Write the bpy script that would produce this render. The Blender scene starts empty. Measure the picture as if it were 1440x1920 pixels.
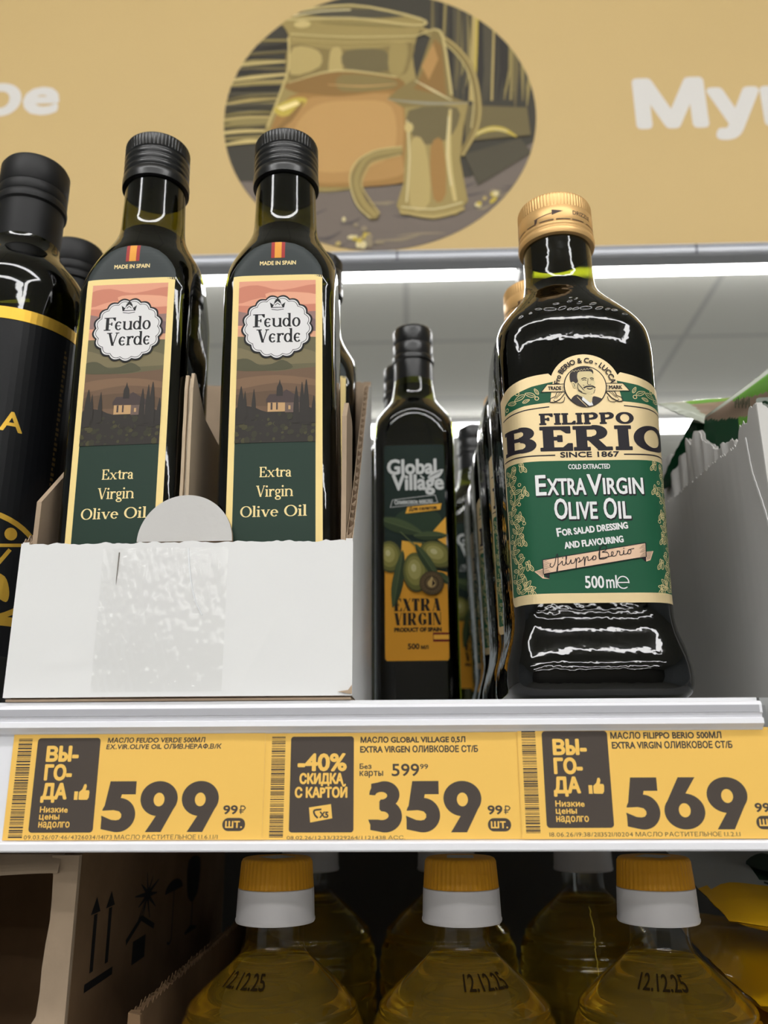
import bpy, bmesh, math, random
from mathutils import Vector, Matrix, geometry
from math import sin, cos, pi, sqrt, atan2, radians, exp
random.seed(7)
S = bpy.context.scene
C = S.collection

# ---------------------------------------------------------------- camera, world, exposure, lamps
cam = bpy.data.cameras.new('camera')
cam.sensor_fit = 'VERTICAL'; cam.sensor_height = 36; cam.sensor_width = 27; cam.lens = 30.0
cam.clip_start = 0.01; cam.clip_end = 60
cam.dof.use_dof = True; cam.dof.focus_distance = 0.395; cam.dof.aperture_fstop = 9.0
camo = bpy.data.objects.new('camera', cam); C.objects.link(camo)
camo.matrix_world = (Matrix.Translation((0, -0.36, 1.472)) @ Matrix.Rotation(radians(1.75), 4, 'Z')
                     @ Matrix.Rotation(radians(90 + 16.8), 4, 'X') @ Matrix.Rotation(radians(-0.28), 4, 'Z'))
S.camera = camo
W = bpy.data.worlds.new('store_air'); S.world = W; W.use_nodes = True
W.node_tree.nodes['Background'].inputs[0].default_value = (0.80, 0.84, 0.88, 1)
W.node_tree.nodes['Background'].inputs[1].default_value = 0.16
S.view_settings.view_transform = 'Standard'; S.view_settings.look = 'None'
S.view_settings.gamma = 1; S.view_settings.use_curve_mapping = False
S.view_settings.exposure = 0.0
LAMP_POWER = 18.8
S.cycles.use_denoising = True
S.cycles.max_bounces = 14; S.cycles.transparent_max_bounces = 24
S.cycles.transmission_bounces = 12; S.cycles.glossy_bounces = 6; S.cycles.diffuse_bounces = 4
S.cycles.caustics_refractive = False; S.cycles.caustics_reflective = False
S.cycles.sample_clamp_indirect = 6

# ---------------------------------------------------------------- materials
def lin(c):
    return tuple(((x / 255 / 12.92) if x / 255 <= 0.04045 else ((x / 255 + 0.055) / 1.055) ** 2.4) for x in c) + (1,)
MATS = {}
def mat(name, rgb, rough=0.6, metal=0.0, spec=0.4, noise=0.0, nscale=40, bump=0.0, bscale=60, coat=0.0, emit=0):
    if name in MATS: return MATS[name]
    m = bpy.data.materials.new(name); m.use_nodes = True; MATS[name] = m
    nt = m.node_tree; b = nt.nodes['Principled BSDF']
    c = lin(rgb)
    b.inputs['Base Color'].default_value = c
    b.inputs['Roughness'].default_value = rough; b.inputs['Metallic'].default_value = metal
    b.inputs['Specular IOR Level'].default_value = spec; b.inputs['Coat Weight'].default_value = coat
    if noise or bump:
        tc = nt.nodes.new('ShaderNodeTexCoord')
    if noise:
        n = nt.nodes.new('ShaderNodeTexNoise'); n.inputs['Scale'].default_value = nscale; n.inputs['Detail'].default_value = 5
        nt.links.new(tc.outputs['Object'], n.inputs['Vector'])
        r = nt.nodes.new('ShaderNodeMapRange')
        r.inputs[1].default_value = 0.3; r.inputs[2].default_value = 0.7
        r.inputs[3].default_value = 1 - noise; r.inputs[4].default_value = 1 + noise
        nt.links.new(n.outputs['Fac'], r.inputs[0])
        v = nt.nodes.new('ShaderNodeVectorMath'); v.operation = 'SCALE'; v.inputs[0].default_value = c[:3]
        nt.links.new(r.outputs[0], v.inputs['Scale']); nt.links.new(v.outputs[0], b.inputs['Base Color'])
    if bump:
        n2 = nt.nodes.new('ShaderNodeTexNoise'); n2.inputs['Scale'].default_value = bscale; n2.inputs['Detail'].default_value = 4
        nt.links.new(tc.outputs['Object'], n2.inputs['Vector'])
        bp = nt.nodes.new('ShaderNodeBump'); bp.inputs['Strength'].default_value = bump; bp.inputs['Distance'].default_value = 0.004
        nt.links.new(n2.outputs['Fac'], bp.inputs['Height']); nt.links.new(bp.outputs[0], b.inputs['Normal'])
    if emit:
        b.inputs['Emission Color'].default_value = c; b.inputs['Emission Strength'].default_value = emit
    return m
def shell(name, tint, rough=0.015, ior=1.5, bump=0, bscale=90):
    """thin wall of glass or clear plastic: see-through tint plus Fresnel gloss"""
    m = bpy.data.materials.new(name); m.use_nodes = True; nt = m.node_tree; nt.nodes.clear()
    o = nt.nodes.new('ShaderNodeOutputMaterial'); mx = nt.nodes.new('ShaderNodeMixShader')
    t = nt.nodes.new('ShaderNodeBsdfTransparent'); t.inputs[0].default_value = (*tint, 1)
    g = nt.nodes.new('ShaderNodeBsdfGlossy'); g.inputs['Roughness'].default_value = rough; g.inputs[0].default_value = (1, 1, 1, 1)
    lw = nt.nodes.new('ShaderNodeLayerWeight'); lw.inputs[0].default_value = .5; f0 = ((ior - 1) / (ior + 1)) ** 2
    pw = nt.nodes.new('ShaderNodeMath'); pw.operation = 'POWER'; pw.inputs[1].default_value = 5; nt.links.new(lw.outputs['Facing'], pw.inputs[0])
    f = nt.nodes.new('ShaderNodeMath'); f.operation = 'MULTIPLY_ADD'; f.inputs[1].default_value = 1 - f0; f.inputs[2].default_value = f0; nt.links.new(pw.outputs[0], f.inputs[0])
    nt.links.new(f.outputs[0], mx.inputs[0]); nt.links.new(t.outputs[0], mx.inputs[1]); nt.links.new(g.outputs[0], mx.inputs[2])
    if bump:
        tc = nt.nodes.new('ShaderNodeTexCoord'); n2 = nt.nodes.new('ShaderNodeTexNoise'); n2.inputs['Scale'].default_value = bscale
        nt.links.new(tc.outputs['Object'], n2.inputs['Vector'])
        bp = nt.nodes.new('ShaderNodeBump'); bp.inputs['Strength'].default_value = bump; bp.inputs['Distance'].default_value = 0.003
        nt.links.new(n2.outputs['Fac'], bp.inputs['Height']); nt.links.new(bp.outputs[0], g.inputs['Normal'])
    nt.links.new(mx.outputs[0], o.inputs[0]); return m
def liquid(name, color, ior=1.33, glow=None):
    m = bpy.data.materials.new(name); m.use_nodes = True; nt = m.node_tree; nt.nodes.clear()
    o = nt.nodes.new('ShaderNodeOutputMaterial'); r = nt.nodes.new('ShaderNodeBsdfGlass' if glow else 'ShaderNodeBsdfRefraction')
    r.inputs['Color'].default_value = (*color, 1); r.inputs['Roughness'].default_value = 0.0; r.inputs['IOR'].default_value = ior
    if glow:  # diffuse share imitates light refracted inside a clear liquid
        mx = nt.nodes.new('ShaderNodeMixShader'); mx.inputs[0].default_value = glow[0]
        d = nt.nodes.new('ShaderNodeBsdfDiffuse'); t = nt.nodes.new('ShaderNodeBsdfTranslucent'); ad = nt.nodes.new('ShaderNodeMixShader')
        for n in (d, t): n.inputs[0].default_value = lin(glow[1])
        nt.links.new(d.outputs[0], ad.inputs[1]); nt.links.new(t.outputs[0], ad.inputs[2])
        nt.links.new(r.outputs[0], mx.inputs[1]); nt.links.new(ad.outputs[0], mx.inputs[2]); nt.links.new(mx.outputs[0], o.inputs[0])
    else: nt.links.new(r.outputs[0], o.inputs[0])
    return m

# ---------------------------------------------------------------- objects (all measures in mm)
def mk(name, verts, faces, mats, parent=None, smooth=False, fm=None, loc=None, sharp=None):
    me = bpy.data.meshes.new(name)
    me.from_pydata([(x * .001, y * .001, z * .001) for x, y, z in verts], [], faces)
    if not isinstance(mats, (list, tuple)): mats = [mats]
    for m in mats: me.materials.append(m)
    if fm: me.polygons.foreach_set('material_index', fm)
    if smooth: me.polygons.foreach_set('use_smooth', [True] * len(me.polygons))
    bm = bmesh.new(); bm.from_mesh(me); bmesh.ops.recalc_face_normals(bm, faces=bm.faces) if sharp != 'keep' else None
    bm.to_mesh(me); bm.free()
    if smooth and sharp not in (None, 'keep'): me.set_sharp_from_angle(angle=radians(sharp))
    o = bpy.data.objects.new(name, me); C.objects.link(o)
    if parent: o.parent = parent
    if loc: o.location = [v * .001 for v in loc]
    return o
def tag(o, label=None, cat=None, group=None, kind=None):
    if label: o['label'] = label
    if cat: o['category'] = cat
    if group: o['group'] = group
    if kind: o['kind'] = kind
    return o
def empty(name, loc=(0, 0, 0), rot=(0, 0, 0)):
    o = bpy.data.objects.new(name, None); o.empty_display_size = .02; C.objects.link(o)
    o.location = [v * .001 for v in loc]; o.rotation_euler = rot; return o
def copy_tree(o, loc=None, rot=None, skip=()):
    c = o.copy(); C.objects.link(c)
    for ch in o.children:
        if ch.name.split('.')[0] in skip: continue
        d = ch.copy(); C.objects.link(d); d.parent = c
        for g in ch.children:
            e = g.copy(); C.objects.link(e); e.parent = d
    if loc: c.location = [v * .001 for v in loc]
    if rot is not None: c.rotation_euler = rot
    return c
class MB:
    def __init__(s): s.v = []; s.f = []; s.m = []
    def add(s, v, f, m=0):
        k = len(s.v); s.v += v; s.f += [tuple(i + k for i in q) for q in f]; s.m += [m] * len(f)
    def box(s, x0, x1, y0, y1, z0, z1, m=0):
        s.add([(x, y, z) for x in (x0, x1) for y in (y0, y1) for z in (z0, z1)],
              [(0, 1, 3, 2), (4, 6, 7, 5), (0, 4, 5, 1), (2, 3, 7, 6), (0, 2, 6, 4), (1, 5, 7, 3)], m)
    def prism_x(s, prof, x0, x1, m=0):
        n = len(prof)
        s.add([(x0, y, z) for y, z in prof] + [(x1, y, z) for y, z in prof],
              [(i, (i + 1) % n, (i + 1) % n + n, i + n) for i in range(n)] + [tuple(range(n)), tuple(range(n, 2 * n))], m)
    def grid(s, P, m=0):
        nu, nv = len(P), len(P[0])
        s.add([p for r in P for p in r], [(i * nv + j, (i + 1) * nv + j, (i + 1) * nv + j + 1, i * nv + j + 1)
              for i in range(nu - 1) for j in range(nv - 1)], m)
    def slab(s, pts, th, fr, m=0, me=None):
        """outline pts (a,b) -> fr(a,b,c) with thickness th along c"""
        n = len(pts)
        tri = geometry.tessellate_polygon([[Vector((a, b, 0)) for a, b in pts]])
        s.add([fr(a, b, 0) for a, b in pts] + [fr(a, b, th) for a, b in pts], [tuple(t) for t in tri] + [tuple(i + n for i in t) for t in tri], m)
        s.add([fr(a, b, 0) for a, b in pts] + [fr(a, b, th) for a, b in pts],
              [(i, (i + 1) % n, (i + 1) % n + n, i + n) for i in range(n)], m if me is None else me)
    def build(s, name, mats, parent=None, **k): return mk(name, s.v, s.f, mats, parent, fm=s.m, **k)
def interp(tab, z):
    """smooth monotone interpolation of a table [(z, value)...]"""
    if z <= tab[0][0]: return tab[0][1]
    for i in range(len(tab) - 1):
        (z0, a), (z1, b) = tab[i], tab[i + 1]
        if z <= z1:
            def sl(j):
                if j <= 0 or j >= len(tab) - 1: return 0 if j <= 0 else (tab[j][1] - tab[j - 1][1]) / (tab[j][0] - tab[j - 1][0])
                d0 = (tab[j][1] - tab[j - 1][1]) / (tab[j][0] - tab[j - 1][0]); d1 = (tab[j + 1][1] - tab[j][1]) / (tab[j + 1][0] - tab[j][0])
                return 0 if d0 * d1 <= 0 else 2 * d0 * d1 / (d0 + d1)
            h = z1 - z0; t = (z - z0) / h
            return a * (1 + 2 * t) * (1 - t) ** 2 + sl(i) * h * t * (1 - t) ** 2 + b * t * t * (3 - 2 * t) + sl(i + 1) * h * t * t * (t - 1)
    return tab[-1][1]
def loft(rad, zs, n=128, caps=True):
    """rings of polar radius rad(theta, z); theta = 0 faces the front (-y)"""
    th = [2 * pi * i / n for i in range(n)]
    v = [(rad(t, z) * sin(t), -rad(t, z) * cos(t), z) for z in zs for t in th]
    f = [(k * n + i, k * n + (i + 1) % n, (k + 1) * n + (i + 1) % n, (k + 1) * n + i) for k in range(len(zs) - 1) for i in range(n)]
    if caps: f += [tuple(range(n)), tuple(range((len(zs) - 1) * n, len(zs) * n))]
    return v, f
def lathe(prof, n=64):
    v, f = [], []
    for r, z in prof: v += [(r * sin(2 * pi * i / n), -r * cos(2 * pi * i / n), z) for i in range(n)]
    f = [(k * n + i, k * n + (i + 1) % n, (k + 1) * n + (i + 1) % n, (k + 1) * n + i) for k in range(len(prof) - 1) for i in range(n)]
    f += [tuple(range(n)), tuple(range((len(prof) - 1) * n, len(prof) * n))]
    return v, f
def knurl(prof, z0, z1, ribs, depth, n=None):
    n = n or ribs * 4
    v = []
    for r, z in prof:
        for i in range(n):
            d = depth * (0.5 - 0.5 * cos(2 * pi * i * ribs / n)) if z0 <= z <= z1 else 0
            v.append(((r - d) * sin(2 * pi * i / n), -(r - d) * cos(2 * pi * i / n), z))
    f = [(k * n + i, k * n + (i + 1) % n, (k + 1) * n + (i + 1) % n, (k + 1) * n + i) for k in range(len(prof) - 1) for i in range(n)]
    f += [tuple(range(n)), tuple(range((len(prof) - 1) * n, len(prof) * n))]
    return v, f

# ---------------------------------------------------------------- flat printed artwork
def tess(pts):
    t = geometry.tessellate_polygon([[Vector((a, b, 0)) for a, b in pts]])
    return [tuple(pts[i] for i in q) for q in t]
def ellipse(cx, cy, rx, ry, n=28, a0=0, a1=360, rot=0):
    cr, sr = cos(radians(rot)), sin(radians(rot)); out = []
    m = n if a1 - a0 >= 360 else n + 1
    for i in range(m):
        a = radians(a0 + (a1 - a0) * i / n); x, y = rx * cos(a), ry * sin(a)
        out.append((cx + x * cr - y * sr, cy + x * sr + y * cr))
    return out
def rrect(x0, y0, x1, y1, r, n=5):
    return (ellipse(x1 - r, y1 - r, r, r, n, 0, 90) + ellipse(x0 + r, y1 - r, r, r, n, 90, 180)
            + ellipse(x0 + r, y0 + r, r, r, n, 180, 270) + ellipse(x1 - r, y0 + r, r, r, n, 270, 360))
def smooth_line(p, k=4, closed=False):
    n = len(p); out = []
    if n < 3: return list(p)
    g = (lambda i: p[i % n]) if closed else (lambda i: p[max(0, min(n - 1, i))])
    for i in range(n if closed else n - 1):
        a, b, c, d = g(i - 1), g(i), g(i + 1), g(i + 2)
        for j in range(k):
            t = j / k
            out.append(tuple(.5 * (2 * b[q] + (c[q] - a[q]) * t + (2 * a[q] - 5 * b[q] + 4 * c[q] - d[q]) * t * t + (3 * b[q] - a[q] - 3 * c[q] + d[q]) * t ** 3) for q in (0, 1)))
    if not closed: out.append(p[-1])
    return out
def stroke(pts, w, closed=False, joints=True):
    """ribbon polygons along pts; w a number or one width per point"""
    n = len(pts)
    if isinstance(w, (list, tuple)) and len(w) != n:
        w = [(lambda f: w[int(f)] + (w[min(len(w) - 1, int(f) + 1)] - w[int(f)]) * (f - int(f)))(i * (len(w) - 1) / max(1, n - 1)) for i in range(n)]
    ws = [w] * n if not isinstance(w, (list, tuple)) else w
    out = []
    for i in range(n if closed else n - 1):
        (x0, y0), (x1, y1) = pts[i], pts[(i + 1) % n]; w0, w1 = ws[i] / 2, ws[(i + 1) % n] / 2
        d = sqrt((x1 - x0) ** 2 + (y1 - y0) ** 2)
        if d < 1e-6: continue
        nx, ny = -(y1 - y0) / d, (x1 - x0) / d
        out.append([(x0 + nx * w0, y0 + ny * w0), (x0 - nx * w0, y0 - ny * w0), (x1 - nx * w1, y1 - ny * w1), (x1 + nx * w1, y1 + ny * w1)])
        if joints and (i or closed): out.append(ellipse(x0, y0, w0, w0, 6))
    return out
TXT = bpy.data.curves.new('type_setter', 'FONT'); TXO = bpy.data.objects.new('type_setter', TXT); C.objects.link(TXO)
TYPED = {}
def type_raw(s):
    if s in TYPED: return TYPED[s]
    TXT.body = s; TXT.resolution_u = 3
    dg = bpy.context.evaluated_depsgraph_get(); dg.update()
    e = TXO.evaluated_get(dg); me = e.to_mesh(); me.calc_loop_triangles()
    TYPED[s] = [tuple((me.vertices[i].co.x, me.vertices[i].co.y) for i in t.vertices) for t in me.loop_triangles]
    e.to_mesh_clear(); return TYPED[s]
def type_tris(s):
    """sans lettering; a few Cyrillic letters are drawn here, stem by stem"""
    s = s.replace('\u0435', 'e').replace('\u0420', 'P')
    if not any(c in 'ныЫФьЬяЯ' for c in s): return type_raw(s)
    q = lambda x0, y0, x1, y1: [(x0, y0), (x1, y0), (x1, y1), (x0, y1)]
    top = lambda c: max(p[1] for t in type_raw(c) for p in t)
    out, x = [], 0
    for c in s:
        if c == ' ': x += .26; continue
        H = top('И') if c.isupper() else top('и'); w = .095; P = None
        if c == 'н': P = [q(0, 0, w, H), q(.34, 0, .34 + w, H), q(0, H * .43, .4, H * .43 + w * .9)]; adv = .34 + w
        if c in 'ыьЫЬ':
            hb = H * .56; P = [q(0, 0, w, H), q(0, 0, .22, w * .9), q(0, hb - w * .9, .22, hb)] + stroke(ellipse(.20, hb / 2, .14, hb / 2 - w * .45, 10, -90, 90), w); adv = .39
            if c in 'ыЫ': P.append(q(.47, 0, .47 + w, H)); adv = .47 + w
        if c == 'Ф': P = [q(.30, -.02, .30 + w, H + .02)] + stroke(ellipse(.345, H * .52, .29, H * .34, 24), w, True); adv = .69
        if c in 'яЯ':
            P = [q(.34, 0, .34 + w, H), q(.16, H - w * .9, .4, H), q(.16, H * .42, .4, H * .42 + w * .9)] + stroke(ellipse(.17, H * .71 + w * .02, .12, H * .29 - w * .45, 10, 90, 270), w) + [[(.16, H * .45), (.28, H * .45), (.11, 0), (0, 0)]]; adv = .34 + w
        tr = [t for p in P for t in tess(p)] if P else type_raw(c)
        x0 = min(p[0] for t in tr for p in t); adv = max(p[0] for t in tr for p in t) - x0
        out += [tuple((u - x0 + x, v) for u, v in t) for t in tr]; x += adv + .11
    return out
def union(tris, cuts=()):
    """one non-overlapping triangulation of all tris, minus cuts"""
    vs, es, ids, good = [], set(), {}, []
    def vid(p):
        k = (round(p[0], 4), round(p[1], 4))
        if k not in ids: ids[k] = len(vs); vs.append(k)
        return ids[k]
    nt = len(tris)
    for n, t in enumerate(list(tris) + list(cuts)):
        q = [vid(p) for p in t]
        if len(set(q)) < 3: continue
        (ax, ay), (bx, by), (cx, cy) = [vs[i] for i in q]
        d = (bx - ax) * (cy - ay) - (cx - ax) * (by - ay)
        if abs(d) < 1e-9: continue
        good.append((ax, ay, bx, by, cx, cy, d, n < nt))
        for i in range(3): es.add((min(q[i], q[i - 1]), max(q[i], q[i - 1])))
    if not good: return []
    v, e, f, ov, oe, of = geometry.delaunay_2d_cdt([Vector(p) for p in vs], list(es), [], 0, 1e-6, False)
    xs = [p[0] for p in vs]; ys = [p[1] for p in vs]; x0, y0 = min(xs), min(ys)
    g = max(max(xs) - x0, max(ys) - y0) / max(4, min(90, int(sqrt(len(good))))) + 1e-9; B = {}
    for k, t in enumerate(good):
        for i in range(int((min(t[0], t[2], t[4]) - x0) / g), int((max(t[0], t[2], t[4]) - x0) / g) + 1):
            for j in range(int((min(t[1], t[3], t[5]) - y0) / g), int((max(t[1], t[3], t[5]) - y0) / g) + 1): B.setdefault((i, j), []).append(k)
    out = []
    for q in f:
        p = [v[i] for i in q]
        x, y = (p[0].x + p[1].x + p[2].x) / 3, (p[0].y + p[1].y + p[2].y) / 3; inn = False
        for k in B.get((int((x - x0) / g), int((y - y0) / g)), ()):
            ax, ay, bx, by, cx, cy, d, add = good[k]
            if inn and add: continue
            u = ((bx - x) * (cy - y) - (cx - x) * (by - y)) / d; w = ((cx - x) * (ay - y) - (ax - x) * (cy - y)) / d
            if u >= -1e-9 and w >= -1e-9 and u + w <= 1 + 1e-9:
                if not add: inn = False; break
                inn = True
        if inn: out.append(tuple((i.x, i.y) for i in p))
    return out
def clip(poly, inside, cut):
    out = []
    for i in range(len(poly)):
        a, b = poly[i - 1], poly[i]; ia, ib = inside(a), inside(b)
        if ia != ib: out.append(cut(a, b))
        if ib: out.append(b)
    return out
def clip_half(poly, px, py, nx, ny):
    d = lambda p: (p[0] - px) * nx + (p[1] - py) * ny
    def cut(a, b):
        t = d(a) / (d(a) - d(b)); return (a[0] + (b[0] - a[0]) * t, a[1] + (b[1] - a[1]) * t)
    return clip(poly, lambda p: d(p) >= 0, cut)
def clip_convex(tris, region):
    out = []; n = len(region)
    for t in tris:
        p = list(t)
        for i in range(n):
            (x0, y0), (x1, y1) = region[i], region[(i + 1) % n]
            p = clip_half(p, x0, y0, -(y1 - y0), x1 - x0)
            if len(p) < 3: break
        if len(p) >= 3: out += [(p[0], p[i], p[i + 1]) for i in range(1, len(p) - 1)]
    return out
class Art:
    def __init__(s, region=None): s.L = {}; s.region = region
    def tris(s, tr, m, lv):
        if s.region: tr = clip_convex(tr, s.region)
        s.L.setdefault((lv, m), []).extend(tr)
    def poly(s, pts, m, lv=1): s.tris(tess(pts), m, lv)
    def polys(s, ps, m, lv=1):
        for p in ps: s.poly(p, m, lv)
    def rect(s, x0, y0, x1, y1, m, lv=1): s.poly([(x0, y0), (x1, y0), (x1, y1), (x0, y1)], m, lv)
    def ell(s, cx, cy, rx, ry, m, lv=1, n=28, rot=0): s.poly(ellipse(cx, cy, rx, ry, n, rot=rot), m, lv)
    def line(s, pts, w, m, lv=1, closed=False, sm=0): s.polys(stroke(smooth_line(pts, sm, closed) if sm else pts, w, closed), m, lv)
    def ring(s, cx, cy, rx, ry, w, m, lv=1, n=32): s.line(ellipse(cx, cy, rx, ry, n), w, m, lv, True)
    def put(s, tr, x0, y0, w, h, m, lv=1, bold=0, shear=0, rot=0, bend=None, widen=None):
        """fit triangles tr in the box with lower left x0,y0; bend = (cx, cy, radius) wraps the base line on a circle"""
        xs = [p[0] for t in tr for p in t]; ys = [p[1] for t in tr for p in t]
        ax, bx, ay, by = min(xs), max(xs), min(ys), max(ys)
        sx, sy = w / (bx - ax), h / (by - ay); cr, sr = cos(radians(rot)), sin(radians(rot))
        def fit(p):
            x, y = (p[0] - ax) * sx, (p[1] - ay) * sy; x += y * shear
            if bend:
                a = (x - w / 2) / bend[2]; r = bend[2] + y; return (bend[0] + r * sin(a), bend[1] + r * cos(a))
            return (x0 + x * cr - y * sr, y0 + x * sr + y * cr)
        out = union([tuple(fit(p) for p in t) for t in tr])
        if bold:
            cnt = {}
            for t in out:
                for i in range(3):
                    k = tuple(sorted((t[i], t[(i + 1) % 3]))); cnt[k] = cnt.get(k, 0) + 1
            ex = []
            for k, c in cnt.items():
                if c == 1:
                    for p in stroke(list(k), bold): ex += tess(p)
                    ex += tess(ellipse(*k[0], bold / 2, bold / 2, 6)); ex += tess(ellipse(*k[1], bold / 2, bold / 2, 6))
            out = out + ex
        s.tris(out, m, lv)
    def text(s, t, x0, y0, w, h, m, lv=1, **k): s.put(type_tris(t), x0, y0, w, h, m, lv, **k)
    def build(s, name, mats, fr, parent=None, du=None, dv=None, back=0.0, step=0.035, uni=True):
        """fr(u, v, height) -> xyz in mm"""
        mb = MB(); idx = {m: i for i, m in enumerate(sorted({k[1] for k in s.L}))}
        for hh, ((lv, m), tr) in enumerate(sorted(s.L.items())):
            tr = union(tr) if uni else tr
            for ax, d in ((0, du), (1, dv)):
                if not d: continue
                res = []
                for t in tr:
                    lo, hi = min(p[ax] for p in t), max(p[ax] for p in t)
                    a = math.floor(lo / d + 1e-6); b = math.ceil(hi / d - 1e-6)
                    if b - a <= 1: res.append(t); continue
                    for k in range(a, b):
                        q0, n = ((k * d, 0), (1, 0)) if ax == 0 else ((0, k * d), (0, 1)); q1 = (q0[0] + n[0] * d, q0[1] + n[1] * d)
                        p = clip_half(list(t), *q0, *n); p = clip_half(p, *q1, -n[0], -n[1]) if len(p) > 2 else p
                        if len(p) > 2: res += [(p[0], p[i], p[i + 1]) for i in range(1, len(p) - 1)]
                tr = res
            ids, vs, fs = {}, [], []
            for t in tr:
                q = []
                for p in t:
                    k = (round(p[0], 3), round(p[1], 3))
                    if k not in ids: ids[k] = len(vs); vs.append(fr(k[0], k[1], back + hh * step))
                    q.append(ids[k])
                if len(set(q)) == 3: fs.append(tuple(q))
            mb.add(vs, fs, idx[m])
        inv = sorted(idx, key=idx.get)
        return mb.build(name, [mats[m] for m in inv], parent, sharp='keep')
# ---------------------------------------------------------------- drawn letters: serif capitals and lower case, heavy price digits
def arc_w(cx, cy, rx, ry, a0, a1, T, t, n=20):
    """pen stroke on an ellipse, thick at its sides, thin at top and bottom"""
    pts, ws = [], []
    for i in range(n + 1):
        a = radians(a0 + (a1 - a0) * i / n); pts.append((cx + rx * cos(a), cy + ry * sin(a))); ws.append(t + (T - t) * abs(cos(a)) ** 1.3)
    return stroke(pts, ws)
def R4(x0, y0, x1, y1): return [(x0, y0), (x1, y0), (x1, y1), (x0, y1)]
def serif_glyph(ch, T, t, s, k=1.0):
    """polygons of a letter of cap height 1 and its advance; T thick, t thin, s serif reach, k width"""
    P = []; h = t * 1.0; X = .66
    def stem(x, y0, y1, lo=True, hi=True, lefthi=False):
        P.append(R4(x, y0, x + T, y1))
        if lo: P.append(R4(x - s, y0, x + T + s, y0 + h))
        if hi: P.append(R4(x - s, y1 - h, x + T + (0 if lefthi else s), y1))
    def diag(x0, y0, x1, y1, w): P.append([(x0 - w / 2, y0), (x0 + w / 2, y0), (x1 + w / 2, y1), (x1 - w / 2, y1)])
    def foot(x, y, w, up): P.append(R4(x - w / 2 - s, y if up else y - h, x + w / 2 + s, y + h if up else y))
    if ch in 'EFL':
        stem(s, 0, 1); w = (.62 if ch != 'L' else .6) * k
        if ch != 'L': P.append(R4(s, 1 - h, w, 1)); P.append([(w, 1), (w, .74), (w - h * .9, .74), (w - .1 * k - h, 1 - h), (w - .1 * k - h, 1)])
        if ch != 'L': P.append(R4(s, .5 - h / 2, w * .72, .5 + h / 2)); P.append(R4(w * .72 - h, .38, w * .72, .62))
        if ch != 'F': w2 = w + .04; P.append(R4(s, 0, w2, h)); P.append([(w2, 0), (w2, .28), (w2 - h * .9, .28), (w2 - .1 * k - h, h), (w2 - .1 * k - h, 0)])
        return P, w + .06
    if ch == 'I': stem(s, 0, 1); return P, T + 2 * s + .04
    if ch == 'T':
        w = .64 * k; P.append(R4(w / 2 - T / 2, 0, w / 2 + T / 2, 1)); foot(w / 2, 0, T, True); P.append(R4(0, 1 - h, w, 1))
        P.append([(0, 1), (0, .72), (h, .72), (.12 * k + h, 1 - h), (.12 * k, 1)]); P.append([(w, 1), (w, .72), (w - h, .72), (w - .12 * k - h, 1 - h), (w - .12 * k, 1)])
        return P, w + .04
    if ch in 'PRB':
        stem(s, 0, 1, True, False); P.append(R4(0, 1 - h, s + T, 1)); rx = .26 * k; x = s + T
        hi, mid = (1, .48) if ch != 'B' else (1, .53)
        P.append(R4(x - .02, hi - h, x + rx * .6, hi)); P.append(R4(x - .02, mid - h / 2, x + rx * .6, mid + h / 2))
        P.extend(arc_w(x + rx * .5, (hi + mid) / 2, rx - T * .3, (hi - mid) / 2 - h * .25, -90, 90, T, h))
        if ch == 'B':
            P.append(R4(x - .02, 0, x + rx * .7, h)); P.extend(arc_w(x + rx * .6, mid / 2, rx - T * .25, mid / 2 - h * .4, -90, 90, T, h)); return P, x + rx * 1.7 + T * .35 + .04
        if ch == 'R':
            diag(x + rx * .45, .48, x + rx * 1.35, 0, T); foot(x + rx * 1.35 + s * .4, 0, T * .8, True); return P, x + rx * 1.5 + T * .55 + s + .02
        return P, x + rx * 1.5 + T * .35 + .05
    if ch == 'A':
        w = .68 * k; a = w / 2 + s
        diag(s + t, 0, a, 1, t); diag(w + s - T / 2, 0, a, 1, T); P.append(R4(s + w * .22, .3, w * .85, .3 + h)); foot(s + t, 0, t, True); foot(w + s - T / 2, 0, T, True)
        return P, w + 2 * s + .02
    if ch in 'Vv':
        H = 1 if ch == 'V' else X; w = (.70 if ch == 'V' else .56) * k; a = w / 2 + s
        diag(s + T / 2, H, a, 0, T); diag(w + s - t, H, a, 0, t); foot(s + T / 2, H, T, False); foot(w + s - t, H, t, False); return P, w + 2 * s - .02
    if ch in 'Xx':
        H = 1 if ch == 'X' else X; w = (.68 if ch == 'X' else .56) * k
        diag(s + T / 2, H, w + s - T / 2, 0, T); diag(s + t, 0, w + s - t, H, t)
        foot(s + T / 2, H, T * .8, False); foot(w + s - t, H, t, False); foot(s + t, 0, t, True); foot(w + s - T / 2, 0, T * .8, True); return P, w + 2 * s + .02
    if ch == 'N':
        w = .70 * k; P.append(R4(s, 0, s + t, 1)); foot(s + t / 2, 0, t, True); P.append(R4(s + w - t, 0, s + w, 1)); foot(s + w - t / 2, 1, t, False)
        P.append([(s, 1), (s + T, 1), (s + w, 0), (s + w - T * .9, 0)]); P.append(R4(0, 1 - h, s + T * .7, 1)); return P, w + 2 * s + .03
    if ch == 'G':
        rx = .36 * k; P.extend(arc_w(rx + T * .2, .5, rx - T * .3, .5 - t / 2, 50, 330, T, t)); P.append(R4(1.72 * rx - T / 2, .08, 1.72 * rx + T / 2, .46)); P.append(R4(1.72 * rx - T / 2 - s, .46 - h, 1.72 * rx + T / 2 + s, .46))
        P.append([(1.72 * rx + T * .4, .98), (1.72 * rx + T * .4, .66), (1.72 * rx + T * .1, .66), (1.4 * rx, .93)]); return P, 2 * rx + T * .4 + .03
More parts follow.
